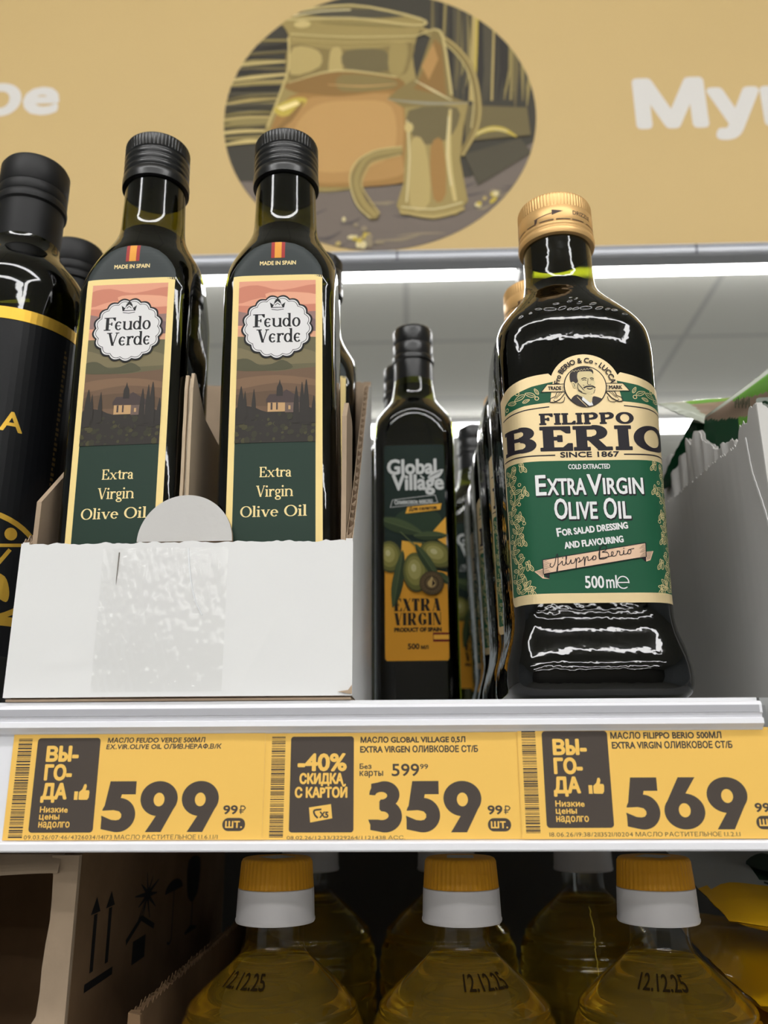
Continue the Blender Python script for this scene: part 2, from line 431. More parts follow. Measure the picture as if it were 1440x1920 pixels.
    if ch in 'Oo':
        H = 1 if ch == 'O' else X; rx = (.40 if ch == 'O' else .29) * k; P.extend(arc_w(rx + .03, H / 2, rx - T / 2 + .02, H / 2 - t / 2 + .015, 0, 372, T, t, 38)); return P, 2 * rx + .08
    if ch == 'l': stem(s, 0, 1.04, True, True, True); return P, T + 2 * s + .03
    if ch == 'i': stem(s, 0, X, True, True, True); P.append(ellipse(s + T / 2, .92, T * .62, T * .62, 14)); return P, T + 2 * s + .03
    if ch == 'n':
        stem(s, 0, X, True, True, True); w = .36 * k; P.extend(arc_w(s + T + w / 2 - .01, X - .22, w / 2 + T / 2, .2, 170, 0, T, t, 12)); x = s + T + w; P.append(R4(x, 0, x + T, X - .2)); foot(x + T / 2, 0, T, True); return P, x + T + s + .03
    if ch == 'r':
        stem(s, 0, X, True, True, True); P.extend(arc_w(s + T + .16, X - .2, .16, .18, 170, 60, T, t, 8)); P.append(ellipse(s + T + .24, X - .06, T * .55, T * .55, 12)); return P, s + T + .32
    if ch == 'u':
        P.append(R4(s, .2, s + T, X)); P.append(R4(0, X - h, s + T, X)); w = .34 * k; P.extend(arc_w(s + T + w / 2 - .01, .22, w / 2 + T / 2, .2, 180, 330, T, t, 12)); x = s + T + w; P.append(R4(x, 0, x + T, X)); P.append(R4(x - s, X - h, x + T, X)); P.append(R4(x, 0, x + T + s, h)); return P, x + T + s + .03
    if ch == 't':
        P.append(R4(.14, .12, .14 + T, .86)); P.append(R4(.0, X - h, .36, X)); P.extend(arc_w(.14 + T / 2 + .12, .14, .12, .12, 180, 300, T, t, 8)); P.append([(.14, .86), (.14 + T, .86), (.04, X - h)]); return P, .40
    if ch == 'a':
        P.append(R4(.30, .08, .30 + T, .46)); P.extend(arc_w(.21, .44, .17, .20, 5, 155, T * .9, t, 10)); P.append(ellipse(.075, .50, T * .6, T * .5, 12))
        P.extend(arc_w(.22, .18, .16, .17, 40, 320, T, t, 16)); P.append([(.30, .40), (.30, .34), (.18, .30), (.18, .36)]); P.extend(arc_w(.30 + T / 2 + .08, .1, .08, .09, 180, 300, T * .8, t, 6)); return P, .30 + T + .13
    if ch == 'e':
        rx = .26; P.extend(arc_w(rx + .03, X / 2, rx - T * .35, X / 2 - t / 2, 0, 320, T, t, 26)); P.append(R4(.06, X / 2 + .02, 2 * rx - T * .1, X / 2 + .02 + h)); return P, 2 * rx + .07
    if ch == 'c':
        rx = .26; P.extend(arc_w(rx + .03, X / 2, rx - T * .35, X / 2 - t / 2, 40, 320, T, t, 24)); P.append(R4(.08, X / 2 - h / 2, 1.55 * rx, X / 2 + h / 2)); return P, 2 * rx + .05
    if ch == 'g':
        P.extend(arc_w(.25, .46, .17, .18, 0, 380, T * .85, t, 21)); P.append([(.36, .60), (.50, .66), (.50, .60), (.38, .55)]); P.extend(arc_w(.27, -.14, .22, .13, 0, 380, T * .7, t * 1.2, 21)); P.extend(stroke(smooth_line([(.16, .30), (.09, .20), (.16, .10), (.36, .05), (.45, -.06)], 4), T * .6)); return P, .54
    if ch == 'd':
        P.extend(arc_w(.27, X / 2, .22, X / 2 - t / 2, 30, 330, T, t, 20)); P.append(R4(.43, .02, .43 + T, 1.02)); P.append(R4(.43 - s, 1.02 - h, .43 + T, 1.02)); P.append(R4(.43, 0, .43 + T + s, h)); return P, .43 + T + s + .03
    return P, .28
def serif_tris(word, T=.15, t=.05, s=.07, k=1.0, track=.03):
    out, x = [], 0
    for ch in word:
        P, adv = serif_glyph(ch, T, t, s, k)
        for p in P: out += [tuple((a + x, b) for a, b in q) for q in tess(p)]
        x += adv + track
    return out
def digit(d):
    """heavy geometric digits in a box 0.70 x 1"""
    A, B = [], []
    if d == '5':
        A = [ellipse(.345, .335, .355, .335, 44), [(.13, 1), (.68, 1), (.68, .74), (.39, .74), (.37, .66), (.5, .5), (.3, .3), (.03, .42)], [(0, .32), (0, .06), (.3, 0), (.4, .2), (.2, .26)]]
        B = [[(-.1, .435), (.03, .42), (.24, .43), (.36, .405), (.41, .35), (.41, .29), (.37, .245), (.30, .23), (.20, .24), (0, .32), (-.1, .36)]]
    if d in '96':
        A = [ellipse(.36, .655, .36, .345, 44), [(.705, .56), (.43, 0), (.13, 0), (.40, .45)]]
        B = [ellipse(.36, .635, .105, .135, 26)]
        if d == '6': A = [[(.72 - x, 1 - y) for x, y in p] for p in A]; B = [[(.72 - x, 1 - y) for x, y in p] for p in B]
    if d == '3':
        A = [ellipse(.31, .735, .33, .265, 40), ellipse(.32, .315, .37, .315, 40), R4(.2, .42, .5, .62), [(-.0, .05), (-.0, .30), (.2, .2), (.3, 0)], [(.02, .95), (.02, .73), (.2, .78), (.3, 1)]]
        B = [ellipse(.24, .715, .13, .075, 22), [(-.2, .73), (.01, .73), (.24, .64), (.24, .79), (.1, .72), (-.2, .70)], R4(-.2, .64, .24, .725), ellipse(.25, .325, .15, .085, 22), R4(-.2, .25, .25, .40),
             R4(-.2, .32, .25, .70) if 0 else [(-.2, .30), (-.01, .30), (.10, .40), (.22, .40), (.22, .475), (.22, .60), (.22, .66), (-.2, .72)]]
        A.append(R4(.20, .45, .42, .60))
        B[-1] = [(-.2, .28), (.0, .28), (.25, .40), (.20, .45), (.20, .60), (.24, .66), (.02, .73), (-.2, .73)]
        A.append([(0, .05), (0, .295), (.25, .245), (.3, .0)])
    return union([t for p in A for t in tess(p)], [t for p in B for t in tess(p)])
# ---------------------------------------------------------------- palette
white_metal = mat('white_painted_metal', (225, 226, 228), .4, bump=.03, bscale=30)
rail_plastic = mat('white_rail_plastic', (233, 233, 238), .35)
grey_plastic = mat('grey_rail_plastic', (176, 176, 182), .4)
kraft = mat('brown_cardboard', (170, 149, 126), .85, spec=.2, noise=.10, nscale=35, bump=.12, bscale=80)
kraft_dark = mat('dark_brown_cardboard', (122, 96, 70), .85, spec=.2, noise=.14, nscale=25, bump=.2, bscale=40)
box_white = mat('white_coated_cardboard', (226, 226, 225), .55, spec=.3, noise=.015, nscale=18, bump=.10, bscale=22)
box_grey = mat('grey_coated_cardboard', (196, 194, 191), .6, spec=.3, noise=.03, nscale=30, bump=.15, bscale=50)
black_cap = mat('black_cap_metal', (13, 13, 14), .3, spec=.5)
black_matte = mat('black_matte_sleeve', (15, 15, 16), .5, spec=.3)
gold_cap_m = mat('gold_cap_metal', (224, 180, 118), .4, .45, noise=.04, nscale=60)
gold_foil = mat('gold_foil', (205, 170, 84), .28, .7)
ink = mat('dark_ink', (38, 34, 34), .5)
print_mats = {}
def pm(n, c, rough=.45, metal=0): print_mats[n] = mat('print_' + n, c, rough, metal, spec=.18); return print_mats[n]

# ---------------------------------------------------------------- the store: floor, ceiling, far wall, ceiling lamps
def slab_obj(name, x0, x1, y0, y1, z0, z1, m):
    b = MB(); b.box(x0, x1, y0, y1, z0, z1); return b.build(name, m)
floor_m = mat('floor_tiles', (168, 166, 160), .35, noise=.06, nscale=3)
ceil_m = bpy.data.materials.new('ceiling_tiles'); ceil_m.use_nodes = True
_nt = ceil_m.node_tree; _b = _nt.nodes['Principled BSDF']; _b.inputs['Roughness'].default_value = .8
_tc = _nt.nodes.new('ShaderNodeTexCoord'); _br = _nt.nodes.new('ShaderNodeTexBrick'); _br.offset = 0; _br.squash = 1
_br.inputs['Scale'].default_value = 1; _br.inputs['Brick Width'].default_value = .6; _br.inputs['Row Height'].default_value = .6
_br.inputs['Mortar Size'].default_value = .012; _br.inputs['Mortar Smooth'].default_value = .2
_br.inputs['Color1'].default_value = lin((214, 213, 204)); _br.inputs['Color2'].default_value = lin((209, 209, 202)); _br.inputs['Mortar'].default_value = lin((184, 184, 180))
_nt.links.new(_tc.outputs['Object'], _br.inputs['Vector']); _nt.links.new(_br.outputs['Color'], _b.inputs['Base Color'])
tag(slab_obj('floor', -4000, 4000, -8600, 7000, -60, 0, floor_m), kind='structure')
tag(slab_obj('ceiling', -4000, 4000, -8600, 7000, 3262, 3320, ceil_m), kind='structure')
wall_m = mat('store_wall_paint', (196, 202, 206), .8)
tag(slab_obj('wall_back', -4000, 4000, 7000, 7060, 0, 3262, wall_m), kind='structure')
tag(slab_obj('wall_left', -4060, -4000, -8600, 7000, 0, 3262, wall_m), kind='structure')
tag(slab_obj('wall_right', 4000, 4060, -8600, 7000, 0, 3262, wall_m), kind='structure')
tag(slab_obj('wall_front', -4000, 4000, -8660, -8600, 0, 3262, mat('front_wall_paint', (120, 118, 112), .8)), kind='structure')
lamp_white = mat('lamp_diffuser', (254, 253, 252), .5, emit=LAMP_POWER)
def lamp(x, y, length, along_x, label, w=76):
    r = empty('linear_ceiling_lamp', (x, y, 3262)); tag(r, label, 'lamp', 'linear lamps under the ceiling')
    h = length / 2; b = MB()
    b.box(-h - 12, h + 12, -w - 8, w + 8, -34, 0); o = b.build('lamp_housing', white_metal, r)
    d = MB(); d.prism_x([(-w, -34.5), (-w, -56), (-w * .8, -62), (w * .8, -62), (w, -56), (w, -34.5)], -h, h); e = d.build('lamp_diffuser', lamp_white, r)
    if not along_x: r.rotation_euler.z = pi / 2
    return r
lamp(200, 2340, 6400, True, 'bright continuous linear ceiling lamp just below the tan sign')
lamp(700, 3912, 6400, True, 'farther linear ceiling lamp low behind the bottles and green bags', 46)
lamp(0, -1000, 2500, True, 'linear lamp over the near aisle closest to the shelf')
lamp(0, -2450, 2500, True, 'linear lamp over the near aisle farthest from the shelf')
lamp(-1330, -1725, 1450, False, 'cross lamp over the near aisle at its left end')
lamp(1330, -1725, 1450, False, 'cross lamp over the near aisle at its right end')

for y, t in ((-4300, 'unseen ceiling lamp added to light the lower shelf, first row beyond the near-aisle lamp frame'), (-6000, 'unseen ceiling lamp added to light the lower shelf, second row beyond the near-aisle lamp frame'), (-7700, 'unseen ceiling lamp added to light the lower shelf, last row before the front wall')): lamp(0, y, 5200, True, t)  # unseen rows, added to bring more light under the upper shelf
# ---------------------------------------------------------------- gondola shelving
g = empty('store_shelving', (0, 0, 0)); tag(g, 'white metal store shelving bay carrying the olive oil and, below, the sunflower oil', 'shelving')
b = MB(); b.prism_x([(6, 1500), (470, 1500), (470, 1470), (466, 1470), (466, 1496), (10, 1496), (10, 1462), (6, 1462)], -620, 143); b.build('shelf_board', white_metal, g)
b = MB(); b.box(-620, 143, 10, 470, 1120, 1140); b.build('shelf_board', white_metal, g)
b = MB(); b.box(-620, 143, 470, 476, 300, 1486); b.build('back_panel', mat('grey_back_panel', (72, 68, 62), .6), g)
for x in (-622, 126):
    b = MB(); b.box(x - 2, x + 14, 478, 506, 0, 1990); b.build('upright', white_metal, g)
g2 = empty('store_shelving', (392, 0, 0)); tag(g2, 'neighbouring grey shelving bay starting at the right edge beyond the bracket', 'shelving')
gm_ = mat('grey_painted_metal', (150, 151, 150), .45)
b = MB(); b.prism_x([(7, 1500), (470, 1500), (470, 1496), (11, 1496), (11, 1470), (7, 1470)], 144.5 - 392, 640 - 392); b.build('shelf_board', gm_, g2)
b = MB(); b.box(144.5 - 392, 640 - 392, 12, 470, 1120, 1140); b.build('shelf_board', gm_, g2)
# price rail: ridged top lip, flat ticket face, bottom lip
rail = MB()
prof = [(6, 1498.2), (-.5, 1498.2), (-1.8, 1497.6), (-2.2, 1496.6), (-2.2, 1493.4), (-1.2, 1492.6), (-1.2, 1491.7), (-2.4, 1491.2), (-2.6, 1489.2), (-.6, 1487.6), (0, 1486.9),
        (1.6, 1486), (1.6, 1445.5), (.4, 1445.2), (-1.6, 1445.0), (-2.0, 1444.2), (-2.0, 1441.8), (-1.4, 1441.2), (6, 1441.2)]
rail.prism_x(prof, -620, 141.6); rail.build('price_rail', [rail_plastic], g)
rail = MB(); rail.box(-620, 140.4, -2.5, -2.15, 1493.6, 1496.5); rail.build('rail_ridge', grey_plastic, g)
rail = MB(); rail.prism_x([(p[0] + .2, p[1]) for p in prof], 148.5 - 392, 640 - 392); rail.build('price_rail', [rail_plastic], g2)
b = MB(); b.box(144.5 - 392, 640 - 392, 470, 476, 300, 1486); b.build('back_panel', mat('grey_back_panel', (72, 68, 62), .6), g2)
b = MB(); b.box(141.8, 144.2, 4, 9, 1462, 1496.5); b.box(141.8, 144.2, 1, 4, 1488, 1496.5); b.build('bracket', mat('grey_bracket_metal', (128, 129, 130), .45), g)

# ---------------------------------------------------------------- price tickets
Y_ = pm('ticket_yellow', (243, 196, 100)); D_ = pm('ticket_dark', (78, 70, 64)); pm('ticket_pale', (246, 204, 112))
KX, KZ = .0759, .0709
def ticket(x0, x1, cx0, label, draw, y=0.9, lean=0):
    w = x1 - x0; t = empty('price_ticket', (x0, y, 1445.2)); tag(t, label, 'price tag', 'yellow price tickets in the rail')
    a = Art(); U = lambda c: (c - cx0) * KX; V = lambda c: (785 - c) * KZ
    a.rect(0, .3, w, 42.6, 'Y', 0); draw(a, U, V)
    a.build('ticket_face', {'Y': Y_, 'D': D_, 'P': print_mats['ticket_pale']}, lambda u, v, h: (u, -.35 - h, v), t)
    m = MB(); m.grid([[(w * i / 2, -.2, .3 + 42.3 * j / 8) for j in range(9)] for i in range(3)])
    m.build('ticket_paper', mat('ticket_paper', (236, 226, 205), .7), t); return t
def barcode(a, U, V, x0, x1, y0, y1, seed):
    r = random.Random(seed); y = y0
    while y < y1 - 4:
        k = r.choice((3, 4, 6, 9)); a.rect(U(x0), V(min(y + k, y1)), U(x1), V(y), 'D', 1); y += k + r.choice((3, 4, 5, 8))
def T(a, U, V, s, x0, x1, y0, y1, m='D', lv=1, **k): a.text(s, U(x0), V(y1), (x1 - x0) * KX, (y1 - y0) * KZ, m, lv, **k)
def big(a, U, V, ds, boxes, y0, y1):
    for d, (p, q) in zip(ds, boxes): a.put(digit(d), U(p), V(y1), (q - p) * KX, (y1 - y0) * KZ, 'D', 1)
def tail(a, U, V, x, y):
    T(a, U, V, '99', x, x + 74, y, y + 45, bold=.3)
    px = x + 84; a.line([(U(px + 8), V(y + 45)), (U(px + 8), V(y + 2)), (U(px + 24), V(y + 3)), (U(px + 32), V(y + 13)), (U(px + 24), V(y + 24)), (U(px), V(y + 24))], .42, 'D'); a.line([(U(px), V(y + 34)), (U(px + 22), V(y + 34))], .38, 'D')
    a.poly(rrect(U(x - 3), V(y + 136), U(x + 118), V(y + 66), 2.4), 'D'); T(a, U, V, 'ШТ.', x + 14, x + 100, y + 84, y + 118, 'Y', 2, bold=.25)
def thumb(a, U, V, x, y):
    a.rect(U(x), V(y + 88), U(x + 20), V(y + 42), 'Y', 2)
    a.poly([(U(x + p), V(y + q)) for p, q in ((25, 86), (25, 46), (42, 30), (50, 4), (60, 2), (65, 14), (60, 36), (78, 36), (82, 46), (80, 76), (72, 88), (36, 88))], 'Y', 2)
def vygoda(a, U, V, x0, y0, x1, y1, dx=0):
    a.poly(rrect(U(x0), V(y1), U(x1), V(y0), 1.4), 'D', 1)
    w = x1 - x0
    T(a, U, V, 'ВЫ-', x0 + .17 * w, x0 + .66 * w, y0 + 48, y0 + 128, 'Y', 2, bold=.75)
    T(a, U, V, 'ГО-', x0 + .17 * w, x0 + .58 * w, y0 + 150, y0 + 232, 'Y', 2, bold=.75)
    T(a, U, V, 'ДА', x0 + .15 * w, x0 + .53 * w, y0 + 254, y0 + 352, 'Y', 2, bold=.75)
    for s, q, yy in (('Низкие', .58, 378), ('цены', .46, 422), ('надолго', .63, 460)): T(a, U, V, s, x0 + .15 * w, x0 + q * w, y0 + yy, y0 + yy + (32 if s != 'надолго' else 38), 'Y', 2, bold=.14)
    thumb(a, U, V, x0 + .66 * w, y0 + 254)
def tk1(a, U, V):
    barcode(a, U, V, 60, 135, 225, 775, 3); vygoda(a, U, V, 165, 222, 510, 740)
    T(a, U, V, 'МАСЛО FEUDO VERDE 500МЛ', 550, 1080, 222, 250, bold=.16, shear=.1); T(a, U, V, 'EX.VIR.OLIVE OIL ОЛИВ.НЕРАФ.В/К', 545, 1170, 258, 286, bold=.16, shear=.1)
    big(a, U, V, '599', ((548, 730), (752, 952), (974, 1172)), 464, 738); tail(a, U, V, 1200, 598)
    T(a, U, V, '09.03.26/07:46/4326034/14173 МАСЛО РАСТИТЕЛЬНОЕ 1.1.6.1.1/1', 145, 1175, 752, 776)
def tk2(a, U, V):
    barcode(a, U, V, 57, 130, 222, 775, 5); a.poly(rrect(U(160), V(743), U(500), V(222), 1.2), 'D', 1)
    T(a, U, V, '-40%', 203, 458, 320, 410, 'Y', 2, bold=.7); T(a, U, V, 'СКИДКА', 213, 442, 426, 492, 'Y', 2, bold=.5); T(a, U, V, 'С КАРТОЙ', 190, 464, 486, 556, 'Y', 2, bold=.45)
    a.poly([(U(p), V(q)) for p, q in ((264, 610), (380, 592), (388, 668), (272, 690))], 'Y', 2); T(a, U, V, 'X5', 322, 366, 634, 664, 'D', 3, bold=.3); a.line([(U(p), V(q)) for p, q in ((330, 620), (292, 626), (296, 650), (312, 666))], .7, 'D', 3, sm=3)
    T(a, U, V, 'МАСЛО GLOBAL VILLAGE 0,5Л', 537, 1098, 226, 262, bold=.22); T(a, U, V, 'EXTRA VIRGEN ОЛИВКОВОЕ СТ/Б', 535, 1164, 276, 312, bold=.22)
    T(a, U, V, 'Без', 532, 594, 374, 402, bold=.14); T(a, U, V, 'карты', 532, 656, 414, 450, bold=.14); T(a, U, V, '599', 704, 848, 376, 442, bold=.2); T(a, U, V, '99', 854, 896, 378, 404, bold=.1)
    big(a, U, V, '359', ((578, 755), (776, 955), (974, 1174)), 470, 744); tail(a, U, V, 1206, 604)
    T(a, U, V, '08.02.26/12:33/3229264/1121438 АСС.', 150, 770, 760, 780)
def tk3(a, U, V):
    barcode(a, U, V, 112, 186, 198, 760, 9); vygoda(a, U, V, 220, 200, 568, 722)
    T(a, U, V, 'МАСЛО FILIPPO BERIO 500МЛ', 586, 1170, 208, 244, bold=.22); T(a, U, V, 'EXTRA VIRGIN ОЛИВКОВОЕ СТ/Б', 590, 1222, 260, 298, bold=.22)
    big(a, U, V, '569', ((636, 812), (834, 1044), (1060, 1270)), 456, 732); tail(a, U, V, 1302, 596)
    T(a, U, V, '18.06.26/19:38/2113521/10204 МАСЛО РАСТИТЕЛЬНОЕ 1.1.2.1.1', 232, 1210, 744, 768)
def tk4(a, U, V):
    a.poly(rrect(3.1, 22, 32, 29.5, 1.4), 'D', 1)
ticket(-164.9, -60.2, 30, 'leftmost yellow price ticket reading 599 with a dark thumbs-up panel', tk1, .9)
ticket(-60.6, 45.5, 15, 'middle yellow price ticket reading 359 with a minus 40 percent panel', tk2, 1.1)
ticket(42.8, 143.4, 90, 'yellow price ticket reading 569 under the gold-capped bottle', tk3, .6)
ticket(143.7, 240, 0, 'yellow price ticket cut off by the right edge of the photo', tk4, 1.2)

# ---------------------------------------------------------------- hanging sign with printed round photo
SG = empty('header_sign', (0, 450, 2008)); tag(SG, 'large tan header sign with a round printed photo of a glass oil jug', 'sign')
tan = mat('tan_sign_print', (208, 178, 118), .55, noise=.02, nscale=4)
b = MB(); b.box(-1500, 1500, 0, 10, 0, 620); b.build('sign_panel', tan, SG)
b = MB(); b.prism_x([(-6, -11), (-8, -8), (-8, 1), (-6, 3), (14, 3), (14, -11)], -1500, 1500); b.build('bottom_rail', mat('grey_aluminium', (168, 170, 176), .4, .4), SG)
b = MB(); b.box(-1500, 1500, -8.6, -8, -2, -.6)
for x in range(-1450, 1500, 160): b.box(x, x + 2, -8.8, -8, -10, 1)
b.build('rail_seam', mat('dark_seam', (90, 92, 98), .6), SG)
for x in (-622, 126): b = MB(); b.box(x - 2, x + 14, 10, 40, -17.8, 300); b.build('post', white_metal, SG)
for t, q, bo in (('ое', (-500, 203, 92, 42), 6), ('Мука', (269, 145, 238, 79), 9.5)):
    a = Art(); a.text(t, *q, 'W', 1, bold=bo); a.build('lettering', {'W': mat('white_sign_letters', (222, 218, 212), .5)}, lambda u, v, h: (u, -.2 - h, v), SG)
for n, c in dict(dark=(70, 66, 56), mid=(116, 104, 70), straw=(188, 166, 106), straw2=(150, 134, 84), straw3=(208, 186, 124), glass=(164, 144, 88), glass2=(204, 184, 124), glass3=(140, 122, 74), oil=(184, 142, 84), oil2=(198, 156, 96), oilD=(146, 112, 62), oilM=(166, 126, 70), glint=(252, 230, 160), table=(122, 110, 100), table2=(150, 136, 110), table3=(100, 92, 88), yel=(200, 176, 78), grey=(158, 152, 130), deep=(58, 54, 48), deep2=(86, 80, 64), pale=(222, 206, 156)).items(): pm('photo_' + n, c, .55)
P_ = {k[6:]: v for k, v in print_mats.items() if k.startswith('photo_')}
Rr = 180
a = Art(ellipse(0, 0, Rr, Rr, 90)); a.ell(0, 0, Rr + 2, Rr + 2, 'dark', 0, 90); rr = random.Random(3)
for k in range(26):
    x = rr.uniform(60, 180); a.line([(x, 175), (x - 4 + rr.uniform(-3, 3), 60), (x - 9, rr.uniform(0, 40))], [rr.uniform(1, 7), rr.uniform(2, 9), 1], rr.choice(('deep', 'deep', 'deep2', 'mid', 'straw2')), 1 + k * .01)
for x, w, c in ((81, 3, 'straw2'), (117, 7, 'straw'), (120, 2.5, 'yel'), (140, 2.4, 'straw'), (162, 3, 'straw2')): a.line([(x, 172), (x - 5, 90), (x - 10, 16)], w, c, 1.5)
a.poly([(-200, -84), (30, -96), (102, -88), (190, -34), (190, -200), (-200, -200)], 'table', 1.6)
for k in range(40):
    x, y = rr.uniform(-150, 170), rr.uniform(-178, -92); L = rr.uniform(20, 60); a.line([(x, y), (x + L * .5, y + rr.uniform(-3, 3)), (x + L, y + rr.uniform(0, 10))], [.6, rr.uniform(2, 5), .6], rr.choice(('table2', 'table3', 'table3', 'table')), 1.7 + k * .01, sm=3)
for k in range(30):
    y = 112 - k * 5 + rr.uniform(-2, 2); a.line([(-184, y - 4 + rr.uniform(-5, 5)), (-150, y), (-104, y + rr.uniform(-3, 4))], [rr.uniform(2, 6), rr.uniform(3, 7), rr.uniform(1, 4)], rr.choice(('straw', 'straw2', 'straw2', 'mid', 'deep', 'deep2', 'straw3')), 2.2 + k * .01, sm=3)
a.poly([(98, 10), (170, 4), (172, -34), (98, -40)], 'mid', 2.7); a.poly([(96, -58), (160, -38), (172, -58), (110, -100)], 'deep2', 2.8); a.line([(104, -40), (112, -30), (128, -24), (142, -26), (156, -36)], [2, 5, 7, 6, 2], 'yel', 3, sm=4); a.line([(108, -33), (126, -24), (146, -28)], 1.6, 'pale', 3.2, sm=4)
jug = [(-117, 150), (-108, 118), (-109, 70), (-118, 31), (-131, -14), (-137, -58), (-134, -85), (-109, -99), (-42, -102), (30, -84), (45, -40), (45, 30), (40, 80), (45, 110), (49, 136), (-34, 158)]
a.poly(smooth_line(jug, 4, True), 'glass', 3.3)
a.poly(smooth_line([(-106, 104), (-60, 96), (0, 96), (40, 102), (36, 70), (22, 54), (-49, 66), (-104, 52)], 3, True), 'glass3', 4); a.poly(smooth_line([(-102, 100), (-72, 94), (-70, 70), (-104, 60)], 3, True), 'straw', 4.2); a.poly(smooth_line([(-58, 92), (-44, 93), (-44, 36), (-58, 34)], 3, True), 'straw', 4.3); a.poly(smooth_line([(-40, 92), (6, 92), (12, 62), (-38, 66)], 3, True), 'mid', 4.4); a.poly(smooth_line([(14, 100), (34, 100), (28, 58), (12, 60)], 3, True), 'glass', 4.5)
a.poly(smooth_line([(-108, 48), (-49, 64), (21, 52), (23, 30), (-49, 27), (-98, 34)], 3, True), 'oilD', 5); a.poly(smooth_line([(-44, 58), (14, 50), (16, 36), (-44, 34)], 3, True), 'glass3', 5.1); a.line([(-106, 48), (-49, 64), (21, 52)], [1, 3, 2], 'glass2', 6, sm=4); a.line([(-60, 44), (-20, 40), (20, 42)], [1, 2.4, 1], 'oil2', 6, sm=4)
a.poly(smooth_line([(-96, 32), (-49, 27), (23, 31), (30, -19), (36, -63), (34, -92), (-42, -98), (-124, -88), (-130, -50), (-118, 6)], 4, True), 'oilM', 5.4); a.poly(smooth_line([(-88, 22), (-40, 26), (22, 22), (26, -60), (20, -86), (-60, -92), (-116, -78), (-114, -30)], 4, True), 'oil', 5.6); a.poly(smooth_line([(-74, 14), (-30, 20), (14, 10), (14, -56), (-40, -78), (-94, -66), (-98, -20)], 4, True), 'oil2', 5.8)
a.poly(smooth_line([(-122, 12), (-100, 26), (-84, 24), (-92, 10), (-112, 0)], 3, True), 'yel', 6.4); a.poly([(-119, 13), (-96, 22), (-92, 17), (-112, 8)], 'glint', 7); a.line([(-88, 20), (-104, -4), (-122, -22)], [3, 8, 3], 'oilD', 6.5, sm=3)
a.line([(-117, 151), (-34, 161), (49, 137), (44, 127), (-33, 141), (-108, 142), (-117, 151)], 3.4, 'glass2', 6.6, sm=4); a.poly(ellipse(-34, 149, 70, 7, 30, rot=-4), 'deep2', 5.2); a.line([(-104, 147), (-70, 153), (-34, 154)], 2.2, 'pale', 7.1, sm=4); a.line([(-106, 120), (-40, 113), (44, 111)], 2.6, 'glass2', 6.7, sm=3); a.line([(-104, 112), (-40, 104), (40, 104)], 2, 'straw', 6.8, sm=3); a.ell(-92, 134, 10, 6, 'straw3', 6.9, 16); a.line([(-70, 136), (-20, 132), (30, 126)], [1, 4, 1], 'straw2', 6.2, sm=3)
a.line([(-108, 116), (-107, 70), (-116, 31), (-129, -14)], 2.2, 'straw3', 6.3, sm=4)
a.line([(49, 122), (82, 102), (106, 66), (114, 16), (110, -22), (92, -59)], 8, 'glass3', 3.5, sm=5); a.line([(50, 124), (84, 103), (108, 66), (116, 16), (112, -22), (94, -60)], 2, 'straw', 3.7, sm=5); a.line([(52, 117), (80, 97), (102, 62), (109, 16), (105, -22)], 1.6, 'glass2', 3.8, sm=5)
a.poly([(29, 10), (103, 14), (96, -22), (91, -65), (98, -120), (85, -138), (24, -136), (19, -124), (27, -94), (31, -32)], 'glass', 7.2); a.poly([(10, 22), (24, 36), (44, 50), (65, 122), (76, 112), (86, 20), (103, 12), (28, 8)], 'glass3', 7.3)
a.poly([(46, 44), (66, 106), (74, 96), (78, 22), (40, 34)], 'oilD', 7.5); a.poly([(50, 66), (64, 100), (70, 76), (58, 46)], 'oil', 7.7); a.line([(10, 20), (56, 13), (103, 12)], [1, 4, 1], 'grey', 8.9, sm=3); a.line([(42, 46), (64, 30), (84, 16)], [1, 3, 1], 'pale', 8.8); a.line([(66, 120), (76, 108), (84, 24)], 3, 'glass2', 8.7, sm=3); a.line([(42, 110), (66, 121)], 2, 'glass2', 8.6)
a.poly(smooth_line([(34, 4), (90, 6), (84, -30), (60, -44), (40, -36)], 3, True), 'mid', 7.8); a.poly(smooth_line([(36, -40), (52, -44), (56, -120), (34, -124)], 3, True), 'straw', 8); a.poly(smooth_line([(58, -48), (72, -40), (74, -110), (60, -116)], 3, True), 'oilM', 8.1); a.line([(82, 4), (78, -60), (84, -120)], [3, 6, 4], 'straw3', 8.3, sm=3); a.line([(80, -6), (77, -60), (80, -100)], 2, 'pale', 8.4, sm=3); a.line([(32, -10), (34, -60), (30, -120)], 1.8, 'pale', 8.5, sm=3); a.line([(22, -132), (60, -140), (94, -130)], [2, 5, 3], 'straw', 8.6, sm=3); a.line([(24, -126), (60, -130), (92, -122)], 1.6, 'pale', 9, sm=3); a.ell(34, -20, 5, 7, 'straw3', 8.7, 14)
a.line([(26, -51), (-8, -58), (-21, -72), (-27, -94), (-19, -120), (-4, -138)], 12, 'glass3', 9, sm=5); a.line([(26, -50), (-8, -57), (-21, -72), (-26, -94), (-18, -119), (-4, -137)], 6, 'glass', 9.2, sm=5); a.line([(26, -46), (-6, -51), (-28, -68), (-33, -92), (-25, -122), (-10, -140)], 1.8, 'glass2', 10, sm=5); a.line([(24, -57), (-6, -66), (-15, -78), (-20, -96), (-12, -114), (0, -134)], 1.8, 'straw', 10.1, sm=5)
for k in range(26):
    x, y = (rr.gauss(-20, 12), rr.gauss(-164, 9)) if k < 17 else (rr.gauss(122, 14), rr.gauss(-118, 5)); a.ell(x, y, rr.uniform(2, 6), rr.uniform(2, 4), rr.choice(('yel', 'straw', 'table2', 'pale')), 4 + k * .01, 8, rot=rr.uniform(0, 90))
a.build('printed_photo', P_, lambda u, v, h: (u - 28, -.15 - h, v + 187), SG, step=.012)
